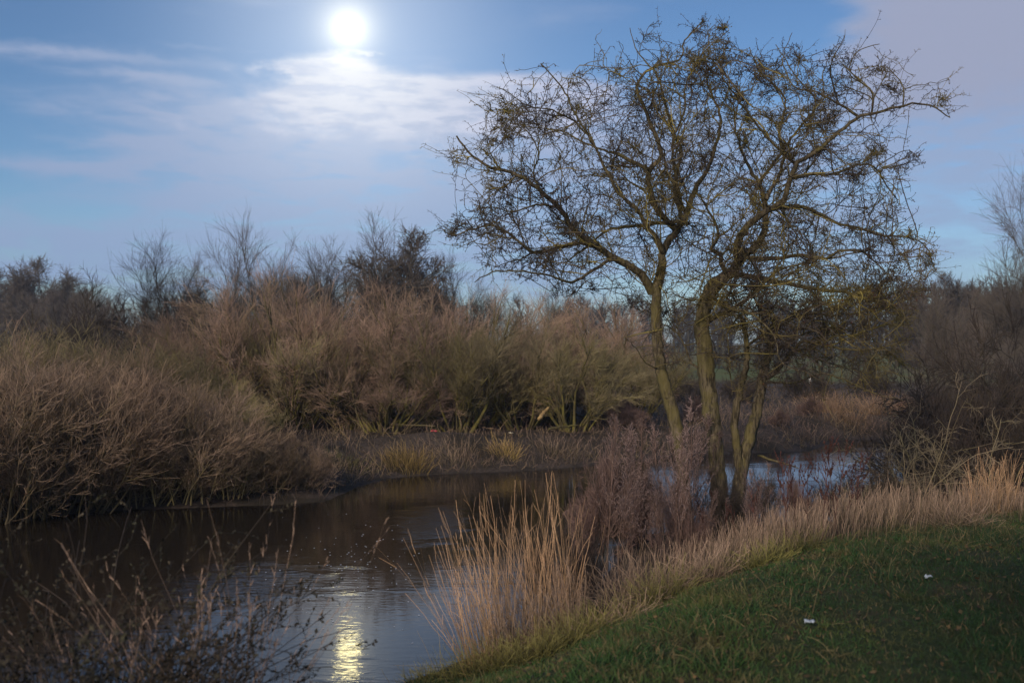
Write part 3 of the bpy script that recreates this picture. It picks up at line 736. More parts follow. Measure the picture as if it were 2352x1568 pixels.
gl_ = 'willow scrub on the left far bank'
L = 'tan leafless osier bush '
for a in [
 (OS1, 40, 15.0, 800, L + 'at the left edge, leaning over the dark water'),
 (OS2, 170, 15.4, 805, L + 'second from the left edge at the waterside'),
 (OS1, 300, 15.8, 850, L + 'with orange-brown shoots in the middle of the left bank'),
 (OS2, 420, 16.0, 890, L + 'on the left bank below the grey-green willow'),
 (OS1, 520, 16.2, 955, L + 'low, at the waterside right of the orange-brown shoots'),
 (OS2, 620, 16.5, 985, L + 'low, second from the right end of the left bank scrub'),
 (OS1, 700, 16.8, 1010, L + 'lowest, at the right end of the left bank scrub'),
 (OS3, 90, 19.5, 755, 'tall grey-green willow bush behind the osiers at the left edge'),
 (OS3, 240, 20.0, 765, 'grey-green willow bush with yellowish tips behind the left osiers'),
 (OS3, 350, 20.5, 790, 'yellow-green willow bush under the fan shaped bare tree'),
 (OS3, 20, 22, 740, 'olive willow bush in front of the round dark oak'),
 (OS3, 470, 21.0, 850, 'olive bush behind the low osiers on the left bank'),
 (OS1, 360, 18.6, 860, L + 'behind the orange-brown shoots'),
 (OS2, 230, 18.2, 810, L + 'tall, behind the second waterside bush'),
 (OS1, 110, 17.8, 790, L + 'dense, between the two leftmost waterside bushes'),
 (OS3, 560, 20.0, 910, 'olive bush at the foot of the dark willow stems'),
 (OS2, 650, 19.5, 985, L + 'in the gap behind the lowest waterside bush'),
 (OS2, -60, 14.7, 790, L + 'cut by the left edge of the picture'),
]: put('osier_bush' if a[0] != OS3 else 'willow_bush', a[0], a[1], a[2], a[3], a[4], 'bush', gl_, wide=1.25)
gw = 'pink tipped willows on the far bank'
P_ = 'leafless willow bush with '
for a in [
 (WP2, 470, 24, 695, P_ + 'pinkish tips, leftmost of the row behind the scrub', 1.1),
 (WP1, 560, 24.5, 680, P_ + 'pink-brown tips, second from the left of the row', 1.0),
 (WP2, 650, 24, 620, P_ + 'tall pink-brown crown above the dark stems', 1.0),
 (WO1, 690, 23.5, 690, P_ + 'yellow-green mossy stems in deep shade', .9),
 (WP1, 760, 25, 630, P_ + 'tall pinkish crown below the wide bare tree', 1.0),
 (WP2, 860, 24, 655, P_ + 'pinkish crown below the dense dark tree', 1.0),
 (WP1, 880, 22.6, 770, P_ + 'low reddish dome leaning over the muddy ledge', 1.15),
 (WP1, 960, 25, 668, P_ + 'pinkish crown behind the mossy V shaped stems', 1.0),
 (WO1, 1045, 23, 690, P_ + 'mossy V shaped stems at the centre of the far bank', .95),
 (WP2, 1110, 25, 660, P_ + 'orange-pink crown right of the mossy V shaped stems', 1.0),
 (WO1, 1200, 24, 705, P_ + 'olive crown left of the leaning mossy stem', 1.0),
 (WP1, 1275, 26, 672, P_ + 'faded pink crown under the hawthorn\'s left boughs', 1.0),
 (WO1, 1310, 23.5, 745, P_ + 'leaning yellow-green stem beside the pale log', 1.0),
 (WP2, 1390, 27, 690, P_ + 'dull pink crown seen left of the hawthorn trunks', 1.0),
 (WO1, 1450, 25, 760, P_ + 'olive crown partly behind the left hawthorn trunk', 1.0),
 (WP1, 420, 27, 720, P_ + 'dark pinkish crown behind the yellow-green bush', 1.0),
 (WO1, 800, 23.5, 800, P_ + 'olive shoots between the dark stems and the low dome', 1.0),
]: put('willow_bush', a[0], a[1], a[2], a[3], a[4], 'bush', gw, wide=a[5])
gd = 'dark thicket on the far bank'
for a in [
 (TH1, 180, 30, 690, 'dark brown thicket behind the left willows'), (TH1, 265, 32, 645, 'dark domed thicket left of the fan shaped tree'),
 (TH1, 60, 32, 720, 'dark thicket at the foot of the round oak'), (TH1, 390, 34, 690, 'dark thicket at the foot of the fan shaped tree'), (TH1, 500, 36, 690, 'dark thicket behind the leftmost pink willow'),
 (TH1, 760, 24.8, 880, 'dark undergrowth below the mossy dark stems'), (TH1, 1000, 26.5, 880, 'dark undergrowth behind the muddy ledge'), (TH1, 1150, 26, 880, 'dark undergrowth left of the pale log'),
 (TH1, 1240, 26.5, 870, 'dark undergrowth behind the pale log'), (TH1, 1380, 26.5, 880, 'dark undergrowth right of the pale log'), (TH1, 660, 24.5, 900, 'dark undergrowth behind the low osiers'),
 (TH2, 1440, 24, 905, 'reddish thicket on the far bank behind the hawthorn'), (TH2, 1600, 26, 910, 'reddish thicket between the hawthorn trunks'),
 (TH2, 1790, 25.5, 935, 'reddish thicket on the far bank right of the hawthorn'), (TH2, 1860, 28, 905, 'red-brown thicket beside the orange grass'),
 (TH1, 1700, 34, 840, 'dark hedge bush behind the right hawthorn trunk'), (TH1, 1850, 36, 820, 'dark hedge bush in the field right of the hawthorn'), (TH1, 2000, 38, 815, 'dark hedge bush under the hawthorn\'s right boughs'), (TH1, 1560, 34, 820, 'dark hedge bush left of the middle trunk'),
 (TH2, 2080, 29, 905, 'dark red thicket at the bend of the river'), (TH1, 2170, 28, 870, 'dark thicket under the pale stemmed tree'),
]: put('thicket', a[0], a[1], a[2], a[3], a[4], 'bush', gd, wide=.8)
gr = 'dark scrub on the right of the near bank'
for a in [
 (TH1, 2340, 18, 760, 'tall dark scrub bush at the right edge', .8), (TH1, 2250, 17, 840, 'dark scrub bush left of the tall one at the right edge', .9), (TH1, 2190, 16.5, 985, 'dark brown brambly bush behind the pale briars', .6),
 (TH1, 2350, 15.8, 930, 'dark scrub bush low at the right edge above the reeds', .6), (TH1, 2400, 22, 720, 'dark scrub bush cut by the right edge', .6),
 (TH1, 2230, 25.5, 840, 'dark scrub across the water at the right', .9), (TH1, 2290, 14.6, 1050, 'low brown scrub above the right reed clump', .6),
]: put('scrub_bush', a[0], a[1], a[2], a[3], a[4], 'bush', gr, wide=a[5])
# trees behind
for a in [
 (OAK, 85, 88, 592, 'round dark oak on the skyline at the left', .95), (FAN, 370, 44, 562, 'fan shaped bare tree on the skyline left of centre', 1.05), (FAN, 600, 40, 520, 'slender greenish bare tree rising above the left willows', .85),
 (SPR, 790, 42, 512, 'wide bare tree with crooked dark limbs on the skyline below the moon', 1.0), (OAK, 925, 42, 532, 'dense dark thorn tree on the skyline right of the wide bare one', .85), (FAN, 1065, 44, 590, 'thin pale sapling between the dark tree and the hawthorn', .8),
 (FAN, 480, 52, 600, 'faint bare tree left of the slender greenish one', .9), (SPR, 700, 46, 560, 'faint twiggy tree between the slender and the wide bare trees', .9),
 (OAK, 160, 84, 645, 'low dark tree at the right shoulder of the round oak', .9), (OAK, 10, 92, 620, 'dark tree at the left shoulder of the round oak', .9),
 (OAK, 2190, 85, 628, 'round topped distant tree right of the hawthorn', .7), (SPR, 2450, 46, 380, 'tall bare tree cut by the right edge of the picture', .8), (SPR, 2400, 62, 560, 'bare tree beside the tall one at the right edge', .6),
 (FAN, 2170, 31, 650, 'small tree with pale upright stems on the right bank', .85), (SPR, 1290, 60, 655, 'faint tree behind the willows under the hawthorn\'s left boughs', 1.0),
 (SPR, 240, 60, 650, 'faint tree between the oak and the fan shaped tree', 1.1),
]: put('bare_tree', a[0], a[1], a[2], a[3], a[4], 'tree', 'bare trees on the skyline', wide=a[5], tree=True)

# unseen bare trees, added behind the viewer to shade the near right lawn
for i, (x_, y_) in enumerate([(.9, -3.6), (3.3, -4.4)]):
    w_, t_, H_ = proto(*SPR); o = empty('bare_tree', (x_, y_, float(height(x_, y_))), i * 2.0, 6.6 / H_)
    tag(o, ['unseen bare tree added behind the viewer to shade the lawn', 'bare tree on the lawn out of view, added for its shade, farther right'][i], 'tree', 'unseen trees added for shade')
    for nm, me in (('trunk', w_), ('crown', t_)): c_ = bpy.data.objects.new(nm, me); COL.objects.link(c_); c_.parent = o

# far wood: one mass along the horizon
rg = np.random.default_rng(31); fw = Acc()
def far_tree(x, y, z, H):
    k = 60
    s = np.array([[x, y, z]]); P0 = grow(rg, s, np.array([[0, 0, 1.]]), np.array([H * .9]), 4, .04); tubes(fw, P0, rad(np.array([H * .03]), .03, 5), 4, 0, .3, rng=rg)
    s, d, p, t = spawn(rg, P0, 16, .03, 1, .3, 1.1); P1 = grow(rg, s, d, H * .42 * (1.2 - .7 * t) * rg.uniform(.7, 1, len(s)), 3, .15, .05); tubes(fw, P1, rad(np.full(len(s), H * .010), .02, 4), 3, .2, .5, rng=rg)
    s, d, p, t = spawn(rg, P1, 9, .15, 1, .3, 1.0); P2 = grow(rg, s, d, H * rg.uniform(.08, .2, len(s)), 2, .18, .05); tubes(fw, P2, rad(np.full(len(s), H * .006), .012, 3), 3, .5, 1, rng=rg)
for k in range(230):
    y = rg.uniform(120, 175); px = rg.uniform(-80, 2420) if k > 90 else rg.uniform(1350, 2420)
    top = (690 if px < 1950 else 655) + rg.uniform(-8, 30)
    x = X_at(px, y); z = float(height(x, y)); far_tree(x, y, z, Z_at(top, y) - z)
for k in range(46):
    y = rg.uniform(70, 95); px = rg.uniform(2060, 2450); x = X_at(px, y); z = float(height(x, y))
    far_tree(x, y, z, Z_at(rg.uniform(655, 740), y) - z)
for k in range(150):
    y = rg.uniform(58, 75); px = rg.uniform(1300, 2450) if k > 50 else rg.uniform(-100, 1300); x = X_at(px, y); z = float(height(x, y))
    far_tree(x, y, z, Z_at(rg.uniform(785, 815), y) - z)
tag(fw.obj('far_wood', MT['far_tree']), 'blue-grey bare wood running along the horizon', 'wood', kind='stuff')

# ================================================================== ground cover
def on_ground(x, y): return np.stack([x, y, height(x, y) - .02], -1)
def stems(acc, x, y, L, lean, rg, K=3, w0=.004, w1=.002, wob=.08, spread=.18, round_=False, droop=0.0):
    N = len(x); S = on_ground(x, y)
    d = np.stack([rg.normal(lean[0], spread, N), rg.normal(lean[1], spread, N), np.ones(N)], -1)
    P = grow(rg, S, d, L, K, wob, droop)
    if round_: tubes(acc, P, rad(np.full(N, w0 / 2), w1 / 2, K + 1), 3, rng=rg)
    else: strips(acc, P, rad(np.full(N, w0), w1, K + 1), rg)
    return P
# undergrowth on the far bank
rg = np.random.default_rng(41)
x = rg.uniform(-16, 22, 130000); y = rg.uniform(14, 42, 130000); df = sdist(x, y, FAR)
pr = np.where(df > .05, np.exp(-np.maximum(df - 1.2, 0) / 5.5), 0) * .62
mudz = (x > -3) & (x < .6) & (df > .9) & (df < 3.2); pr = np.where(mudz, pr * .5, pr); pr = np.where((df > .05) & (df < 1.0) & (x > -3.2), pr * 2.2, pr)
ok = rg.random(130000) < pr; x, y, df = x[ok], y[ok], df[ok]
ug = Acc(); P = stems(ug, x, y, rg.uniform(.08, .42, len(x)) * (.5 + np.clip(.5 + bumps(x * 1.5, y * 1.5), 0, 1)), (0, -.15), rg, 3, .008, .004, .22, .5, droop=-.04)
tag(ug.obj('undergrowth', twig_mat('dead_undergrowth', (.06, .042, .03), (.19, .125, .095), (.20, .15, .075), .8, .9, .6)), 'tangled dead brown undergrowth covering the far bank', 'undergrowth', kind='stuff')

# golden grass tufts: things
def tuft(name, px, Y, Hh, Rr, N, mat_, label, cat, group=None, lean=(0, -.1), seed=0, spread=.35, w0=.006, wide=1.0, wob=.10, droop=-.03, head=False):
    rg = np.random.default_rng(500 + seed); cx = X_at(px, Y)
    x = cx + rg.normal(0, Rr * .5, N) * wide; y = Y + rg.normal(0, Rr * .4, N); z = height(x, y)
    o = Acc(); S = np.stack([x, y, z - .02], -1); base = np.array([cx, Y, float(height(cx, Y))])
    d = np.stack([rg.normal(lean[0], spread, N) + (x - cx) * .6 / max(Rr, .1), rg.normal(lean[1], spread, N) + (y - Y) * .4 / max(Rr, .1), np.ones(N)], -1)
    P = grow(rg, S, d, Hh * rg.beta(4, 1.6, N) * 1.05, 6, wob, droop)
    strips(o, P - base, rad(np.full(N, w0), w0 * .45, 7), rg)
    if head:
        s, dd, p, t = spawn(rg, P, 9, .80, 1, .15, .55)
        Q = grow(rg, s, dd, rg.uniform(.015, .05, len(s)), 1, .1); strips(o, Q - base, rad(np.full(len(s), .0035), .002, 2), rg, tip0=.8)
    ob = o.obj(name, MT[mat_]); ob.location = tuple(base)
    return tag(ob, label, cat, group)
tuft('grass_tuft', 935, 19.6, .52, .42, 420, 'gold_grass', 'golden grass tuft at the foot of the muddy ledge', 'grass tuft', 'golden grass tufts on the far bank', seed=1)
tuft('grass_tuft', 1165, 20.6, .42, .3, 160, 'gold_grass', 'small golden grass tuft right of the ledge', 'grass tuft', 'golden grass tufts on the far bank', seed=2)
tuft('grass_tuft', 790, 18.8, .35, .4, 220, 'tussock', 'dull green tuft at the left foot of the muddy ledge', 'grass tuft', 'golden grass tufts on the far bank', seed=6)
tuft('grass_tuft', 1050, 20.2, .36, .6, 300, 'pale_grass', 'brown grass tuft at the waterline right of the golden one', 'grass tuft', 'golden grass tufts on the far bank', seed=7)
tuft('grass_tuft', 1280, 21.2, .45, .6, 300, 'pale_grass', 'brown grass tuft at the waterline below the pale stub', 'grass tuft', 'golden grass tufts on the far bank', seed=8)
tuft('grass_tuft', 1900, 29.5, .75, .7, 460, 'reed', 'orange grass clump on the far bank right of the hawthorn', 'grass tuft', 'golden grass tufts on the far bank', seed=3)
tuft('grass_tuft', 1945, 27.4, .5, .7, 360, 'reed', 'long orange grass clump at the river bend', 'grass tuft', 'golden grass tufts on the far bank', seed=4)
tuft('grass_tuft', 2015, 28.4, .8, .5, 260, 'reed', 'upright orange grass clump above the river bend', 'grass tuft', 'golden grass tufts on the far bank', seed=5)

# pale dry grass along the near bank
rg = np.random.default_rng(42)
dg = Acc()
x = rg.uniform(-.2, 13, 90000); y = rg.uniform(6.5, 18, 90000)
dn = -sdist(x, y, NEAR)
bx = np.array([-.5, .0, .39, 1.1, 1.83, 3.2, 4.5, 5.75, 8, 13]); by = np.array([8.0, 7.6, 7.6, 7.9, 8.1, 8.9, 10.1, 11.2, 13, 17])
lim = np.interp(x, bx, by) + .25 * bumps(x * 2, y * 2)
u = (y - lim)
pr = np.where((dn > .08) & (u > 0), np.clip(.25 + u * .8, 0, 1) * np.exp(-np.maximum(u - 3.0, 0) * .4), 0) * .55
pr *= .1 + .9 * sst((bumps(x * 2.1, y * 2.1) + .4) / .7)
pr = np.where(x < .9, pr * .4, pr) * 1.5
ok = rg.random(len(x)) < pr; x, y, u = x[ok], y[ok], u[ok]
print('dry grass', len(x))
N = len(x); Lg = (.16 + .50 * rg.beta(2, 1.8, N)) * np.clip(.6 + u * .3, .45, 1.05) * (.62 + .6 * np.clip(.5 + bumps(x * 2.3 + 4, y * 2.3), 0, 1)) * (1 - .35 * sst(u / 3.2))
P = stems(dg, x, y, Lg, (.05, -.05), rg, 4, .0042, .0025, .09, .17)
tag(dg.obj('dry_grass', MT['pale_grass']), 'pale dead grass standing thick along the near bank', 'grass', kind='stuff')

# matted rough grass where the lawn meets the dry grass and the water
rg = np.random.default_rng(142)
x = rg.uniform(-2.0, 9, 60000); y = rg.uniform(4.6, 13.5, 60000); dn = -sdist(x, y, NEAR)
u = y - np.interp(x, bx, by); cl = np.clip(.5 + 1.3 * bumps(x * 3.3 + 2, y * 3.3), 0, 1)
pr = np.exp(-((u - .15) / .45) ** 2) * (.12 + .88 * cl ** 1.5); pr = np.where((x < .6) & (dn > .05) & (dn < 1.3), np.maximum(pr, .45 * cl), pr)
pr = np.maximum(pr, .30 * (u < 0) * cl ** 4)
ok = (dn > .03) & (rg.random(60000) < pr * .8); x, y, cl = x[ok], y[ok], cl[ok]
rgm = Acc(); stems(rgm, x, y, rg.uniform(.07, .2, len(x)) * (.5 + .9 * cl), (0, -.1), rg, 4, .0042, .002, .22, .6, droop=-.16)
MT['rough'] = twig_mat('rough_grass_blades', (.045, .045, .016), (.15, .125, .055), (.20, .145, .08), .9, 2.6, .5)
print('rough', len(x)); tag(rgm.obj('rough_grass', MT['rough']), 'matted rough grass between the lawn and the dry grass', 'grass', kind='stuff')

# red dock stalks among the dry grass: one thing each
rg = np.random.default_rng(43)
dock = Acc(); P0 = grow(rg, np.array([[0, 0, 0.]]), np.array([[.05, 0, 1.]]), np.array([.8]), 6, .06); tubes(dock, P0, rad(np.array([.0045]), .002, 7), 4, rng=rg)
s, d, p, t = spawn(rg, P0, 9, .45, .98, .3, .6); Q = grow(rg, s, d, rg.uniform(.07, .2, 9), 3, .08, .08); tubes(dock, Q, rad(np.full(9, .0028), .0016, 4), 3, rng=rg)
s, d, p, t = spawn(rg, Q, 12, .1, 1, .5, 1.2); blobs(dock, s + d * .006, rg.uniform(.004, .008, len(s)), rg)
mdk = twig_mat('dark_red_dock_seed', (.06, .03, .022), (.085, .032, .026), (.08, .04, .03), .3, 3, .3)
dme = dock.mesh('dock_stalk', mdk)
for k in range(26):
    px = rg.uniform(1590, 1980); Y = rg.uniform(9.2, 12.5)
    xx = X_at(px, Y); o = bpy.data.objects.new('dock_stalk', dme); COL.objects.link(o); o.location = (xx, Y, float(height(xx, Y)) - .02)
    o.rotation_euler = (rg.normal(0, .12), rg.normal(0, .12), rg.uniform(0, 6.28)); s_ = rg.uniform(.65, 1.15); o.scale = (s_,) * 3
    tag(o, 'dark red dead dock stalk standing in the dry grass right of the trunks', 'plant', 'dark red dock stalks in the dry grass')

# mugwort: purple-grey dead stalks before the left trunk
def mug(seed):
    rg = np.random.default_rng(seed); st = Acc(); se = Acc()
    P0 = grow(rg, np.array([[0, 0, 0.]]), np.array([[rg.normal(0, .06), 0, 1.]]), np.array([1.5]), 10, .04, .02); tubes(st, P0, rad(np.array([.0055]), .002, 11), 4, 0, .6, rng=rg)
    s, d, p, t = spawn(rg, P0, 34, .3, 1, .3, .7); Lb = (1.05 - t) * .55 + .06
    P1 = grow(rg, s, d, Lb * rg.uniform(.5, 1, 34), 4, .07, .12); tubes(st, P1, rad(np.full(34, .0026), .0015, 5), 3, .3, 1, rng=rg)
    s, d, p, t = spawn(rg, P1, 9, .2, 1, .4, 1.0); P2 = grow(rg, s, d, rg.uniform(.015, .05, len(s)), 1, .1); tubes(se, P2, rad(np.full(len(s), .0022), .0016, 2), 3, .6, 1, rng=rg)
    blobs(se, P2[:, -1], rg.uniform(.0025, .005, len(s)), rg)
    return st.mesh('stalk', MT['red_stalk']), se.mesh('seed_heads', MT['mug_seed'])
MT['mug_seed'] = twig_mat('mugwort_seed_heads', (.08, .055, .045), (.20, .14, .125), (.12, .09, .06), .3, 3, .6)
MG = [mug(s) for s in (1, 2, 3, 4)]
rg = np.random.default_rng(44)
spots = [(rg.uniform(1345, 1590), rg.uniform(9.6, 12.6), rg.uniform(.75, 1.25)) for _ in range(15)] + [(rg.uniform(1480, 1600), rg.uniform(10.5, 12.4), rg.uniform(.7, 1.1)) for _ in range(9)] + [(rg.uniform(1600, 1780), rg.uniform(10.2, 11.8), rg.uniform(.4, .62)) for _ in range(12)] + [(rg.uniform(1350, 1500), rg.uniform(11, 13), 1.1) for _ in range(6)]
for k, (px, Y, s_) in enumerate(spots):
    xx = X_at(px, Y)
    if float(sdist(np.array([xx]), np.array([Y]), NEAR)[0]) > -.05: continue
    o = empty('mugwort_stalk', (xx, Y, float(height(xx, Y)) - .02), rg.uniform(0, 6.28), s_); o.rotation_euler[0] = rg.normal(0, .07); o.rotation_euler[1] = rg.normal(0, .07)
    tag(o, 'purple-brown dead mugwort stalk in the thicket at the foot of the hawthorn trunks', 'plant', 'dead mugwort stalks beside the hawthorn')
    for me in MG[k % 4]:
        c_ = bpy.data.objects.new(me.name.split('.')[0], me); COL.objects.link(c_); c_.parent = o
        if 'seed' in me.name: c_['kind'] = 'stuff'
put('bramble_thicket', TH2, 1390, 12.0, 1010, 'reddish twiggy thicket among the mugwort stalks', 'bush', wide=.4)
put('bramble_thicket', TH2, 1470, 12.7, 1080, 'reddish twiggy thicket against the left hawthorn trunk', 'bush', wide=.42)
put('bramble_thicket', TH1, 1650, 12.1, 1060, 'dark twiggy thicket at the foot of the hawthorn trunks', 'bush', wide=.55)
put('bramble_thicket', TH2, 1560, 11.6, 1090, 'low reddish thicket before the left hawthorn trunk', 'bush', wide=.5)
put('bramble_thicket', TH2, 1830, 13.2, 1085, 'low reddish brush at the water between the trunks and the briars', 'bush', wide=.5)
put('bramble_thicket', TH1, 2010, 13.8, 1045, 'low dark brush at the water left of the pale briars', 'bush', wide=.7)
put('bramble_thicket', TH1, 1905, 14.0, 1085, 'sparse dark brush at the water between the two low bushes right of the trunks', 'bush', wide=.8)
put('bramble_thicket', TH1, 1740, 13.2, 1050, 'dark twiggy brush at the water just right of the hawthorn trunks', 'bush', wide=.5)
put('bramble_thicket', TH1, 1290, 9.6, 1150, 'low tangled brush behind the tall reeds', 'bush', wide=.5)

# reed clump left of centre
def reeds(name, pxs, Ys, N, Hh, lean, label, seed, mat_='reed', w=.0046, cat='reeds', group=None, spread=.07):
    rg = np.random.default_rng(seed); px = rg.uniform(*pxs, N); t = (px - pxs[0]) / (pxs[1] - pxs[0])
    Y = Ys[0] + (Ys[1] - Ys[0]) * t + rg.normal(0, .28, N); x = X_at(px, Y); z = height(x, Y)
    base = np.array([float(x.mean()), float(Y.mean()), float(height(x.mean(), Y.mean()))])
    ln = lean[0] + (lean[1] - lean[0]) * t
    d = np.stack([rg.normal(0, spread, N) + ln, rg.normal(-.04, .09, N), np.ones(N)], -1)
    P = grow(rg, np.stack([x, Y, z - .03], -1), d, Hh * rg.beta(2.2, 1.9, N) * 1.3, 7, .075, -.004)
    o = Acc(); strips(o, P - base, rad(np.full(N, w), w * .45, 8), rg)
    s, dd, p, tt = spawn(rg, P[:N // 3], 3, .35, .9, .15, .5)
    Q = grow(rg, s, dd, rg.uniform(.06, .2, len(s)), 3, .12, -.05); strips(o, Q - base, rad(np.full(len(s), w * .9), w * .3, 4), rg, tip0=.5)
    ob = o.obj(name, MT[mat_]); ob.location = tuple(base); tag(ob, label, cat, group); return ob
reeds('reed_clump', (1075, 1160), (7.6, 7.9), 170, 1.08, (-.33, -.12), 'orange-brown reeds leaning left over the water at the bank corner', 61)
reeds('reed_clump', (1150, 1330), (8.0, 8.6), 330, 1.2, (-.16, -.02), 'tall orange-brown reeds standing left of the mugwort thicket', 62)
reeds('reed_clump', (1120, 1340), (7.6, 7.9), 420, .6, (-.12, .0), 'lower pinkish reeds in front of the tall reed stand', 63, 'pale_grass')
reeds('reed_clump', (2225, 2330), (12.6, 12.9), 260, .75, (-.05, .05), 'orange reed clump at the right end of the dry grass', 64)

# tussocks at the lawn edge
gt = 'grass tussocks along the lawn edge'
for i, (px, Y, h_, r_, N, m_, lab) in enumerate([
 (1530, 8.1, .30, .16, 380, 'tussock', 'bright yellow-green tussock at the lawn edge below the trunks'),
 (1360, 7.6, .26, .20, 380, 'tussock', 'matted olive tussock right of the tall reeds'),
 (1290, 7.2, .25, .22, 420, 'tussock', 'straggly olive tussock at the foot of the tall reeds'),
 (1210, 6.9, .22, .26, 420, 'tussock', 'brown-green tussock below the tall reeds'),
 (1110, 7.2, .26, .22, 420, 'tussock', 'yellowish tussock at the bank corner under the leaning reeds'),
 (1440, 8.4, .5, .30, 520, 'pale_grass', 'tan dead grass tussock before the mugwort thicket'),
 (1430, 7.5, .2, .2, 200, 'pale_grass', 'flattened straw tuft on the lawn below the tan tussock'),
 (1745, 8.35, .2, .20, 320, 'tussock', 'low yellow-green leafy tussock under the dry grass'),
 (1830, 8.7, .2, .22, 280, 'tussock', 'dull green tussock right of the low leafy one'),
 (2210, 10.4, .3, .25, 300, 'pale_grass', 'straw tussock at the right end of the dry grass edge'),
 (1620, 8.3, .3, .2, 220, 'pale_grass', 'straw tussock between the yellow-green and the leafy one'),
 (985, 7.55, .14, .16, 280, 'tussock', 'short green tussock at the water edge left of the reeds'),
]): tuft('grass_tussock', px, Y, h_ * 1.35, r_ * 1.2, N, m_, lab, 'grass tuft', gt, lean=(0, -.05), seed=20 + i, spread=.45, w0=.0045, wob=.16, droop=-.08)

# lawn: grass blades
rg = np.random.default_rng(45)
def lawn_pts(n, x0, x1, y0, y1):
    x = rg.uniform(x0, x1, n); y = rg.uniform(y0, y1, n); dn = -sdist(x, y, NEAR)
    vis = (np.abs(x) < y * .56 + .3) & (y > 4.0)
    lim2 = np.interp(x, bx, by)
    ok = (dn > .1) & vis & (y < lim2 + .9)
    return x[ok], y[ok]
xa, ya = lawn_pts(620000, -4, 9, 4.0, 13.5)
dens = np.clip(1.15 - (ya - 4.5) * .10, .35, 1); k = rg.random(len(xa)) < dens * .80 * (.35 + .65 * np.clip(.55 + bumps(xa * 5.5, ya * 5.5), 0, 1))
xa, ya = xa[k], ya[k]; N = len(xa); print('lawn blades', N)
hn = np.clip(.45 + bumps(xa * 5.5, ya * 5.5) * 1.1, 0, 1); hn2 = np.clip(.5 + bumps(xa * .9 + 9, ya * .9) * .8, 0, 1)
Lb = (.020 + .085 * hn ** 1.6 * rg.random(N) + .03 * hn2) * 1.15
S = on_ground(xa, ya) + np.array([0, 0, .015])
d = np.stack([rg.normal(0, .55, N), rg.normal(0, .55, N), np.ones(N)], -1)
P = grow(rg, S, d, Lb, 2, .25, -.12)
lw = Acc(); strips(lw, P, np.stack([np.full(N, .005), np.full(N, .004), np.full(N, .0012)], 1), rg)
ml, n, bs = pmat('lawn_blades', .7, .2)
pos = objvec(n, True); f1 = n.noise(pos, 1.1, 4, .6); f2 = n.noise(pos, 5.0, 3, .6); f3 = n.noise(pos, .5, 2, .5)
c = n.mix(n.smooth(attr(n, 'rnd'), .0, 1.0), (.018, .050, .013), (.046, .096, .025))
c = n.mix(n.m('MULTIPLY', n.smooth(f2, .46, .62), .85), c, (.080, .066, .028))
c = n.mix(n.m('MULTIPLY', n.smooth(f1, .50, .68), .65), c, (.105, .105, .03))
c = n.mix(n.m('MULTIPLY', n.smooth(f3, .47, .58), .5), c, (.016, .036, .016))
c = n.mix(n.smooth(attr(n, 'rnd'), .90, .93), c, (.16, .12, .06))
ml.node_tree.links.new(c, bs.inputs['Base Color'])
tag(lw.obj('lawn', ml), 'short damp green grass on the near bank', 'grass', kind='stuff')

rg = np.random.default_rng(46); x = rg.uniform(-1, 8, 2600); y = rg.uniform(4.5, 11, 2600); ok = (-sdist(x, y, NEAR) > .6) & (y < np.interp(x, bx, by) + .3); x, y = x[ok], y[ok]
ll = Acc(); nL = len(x); c0 = np.stack([x, y, height(x, y) + rg.uniform(.01, .04, nL)], -1); u1 = unit(rg.normal(0, 1, (nL, 3)) * np.array([1, 1, .35])); u2 = unit(np.cross(u1, np.array([0, 0, 1.]) + rg.normal(0, .4, (nL, 3)))); w_ = rg.uniform(.007, .016, nL)[:, None]
V = np.stack([c0 - u1 * w_ * 1.4, c0 + u2 * w_, c0 + u1 * w_ * 1.4, c0 - u2 * w_], 1); q = np.arange(nL)[:, None] * 4
ll.add(V, tris=np.concatenate([q + np.array([0, 1, 2]), q + np.array([0, 2, 3])]), rnd=np.repeat(rg.random(nL), 4), tip=.5)
tag(ll.obj('leaf_litter', twig_mat('dead_leaf', (.07, .045, .02), (.14, .09, .04), (.16, .12, .05), .5, 3, .5)), 'dead brown leaves scattered in the grass', 'leaves', kind='stuff')

# ================================================================== foreground left: grasses and bramble
gf = 'tall grasses at the lower left'
for i, (px, Y, h_, r_, N, ln, lab) in enumerate([
 (540, 5.0, 1.32, .10, 15, (.0, 0), 'tallest upright flowering grass at the lower left, right of the leaning plume'),
 (455, 4.9, 1.22, .10, 13, (-.16, 0), 'grass with a curved plume leaning left at the lower left'),
 (330, 4.9, 1.0, .12, 8, (-.06, 0), 'thin grass stalks left of the leaning plume'),
 (590, 5.2, .72, .18, 14, (.10, 0), 'short straw coloured grass right of the tallest stalks'),
 (500, 4.9, .80, .22, 60, (.05, 0), 'dense straw grass at the foot of the tallest stalks'),
 (250, 4.7, .85, .25, 20, (-.05, 0), 'straw grass growing through the dark bramble'),
 (640, 5.9, .5, .12, 7, (.1, 0), 'sparse bent stalks before the moon reflection'),
 (120, 4.6, .80, .25, 14, (.1, 0), 'straw stalks in the bottom left corner'),
]): tuft('tall_grass', px, Y, h_, r_, N, 'fore_grass', lab, 'grass', gf, lean=ln, seed=40 + i, spread=.09, w0=.003, wob=.06, droop=.0, head=True)
tuft('grass_tussock', 655, 6.45, .22, .22, 420, 'tussock', 'green mossy tussock at the bottom edge left of the moon reflection', 'grass tuft', gt, seed=60, spread=.5, w0=.005, wob=.2, droop=-.1)

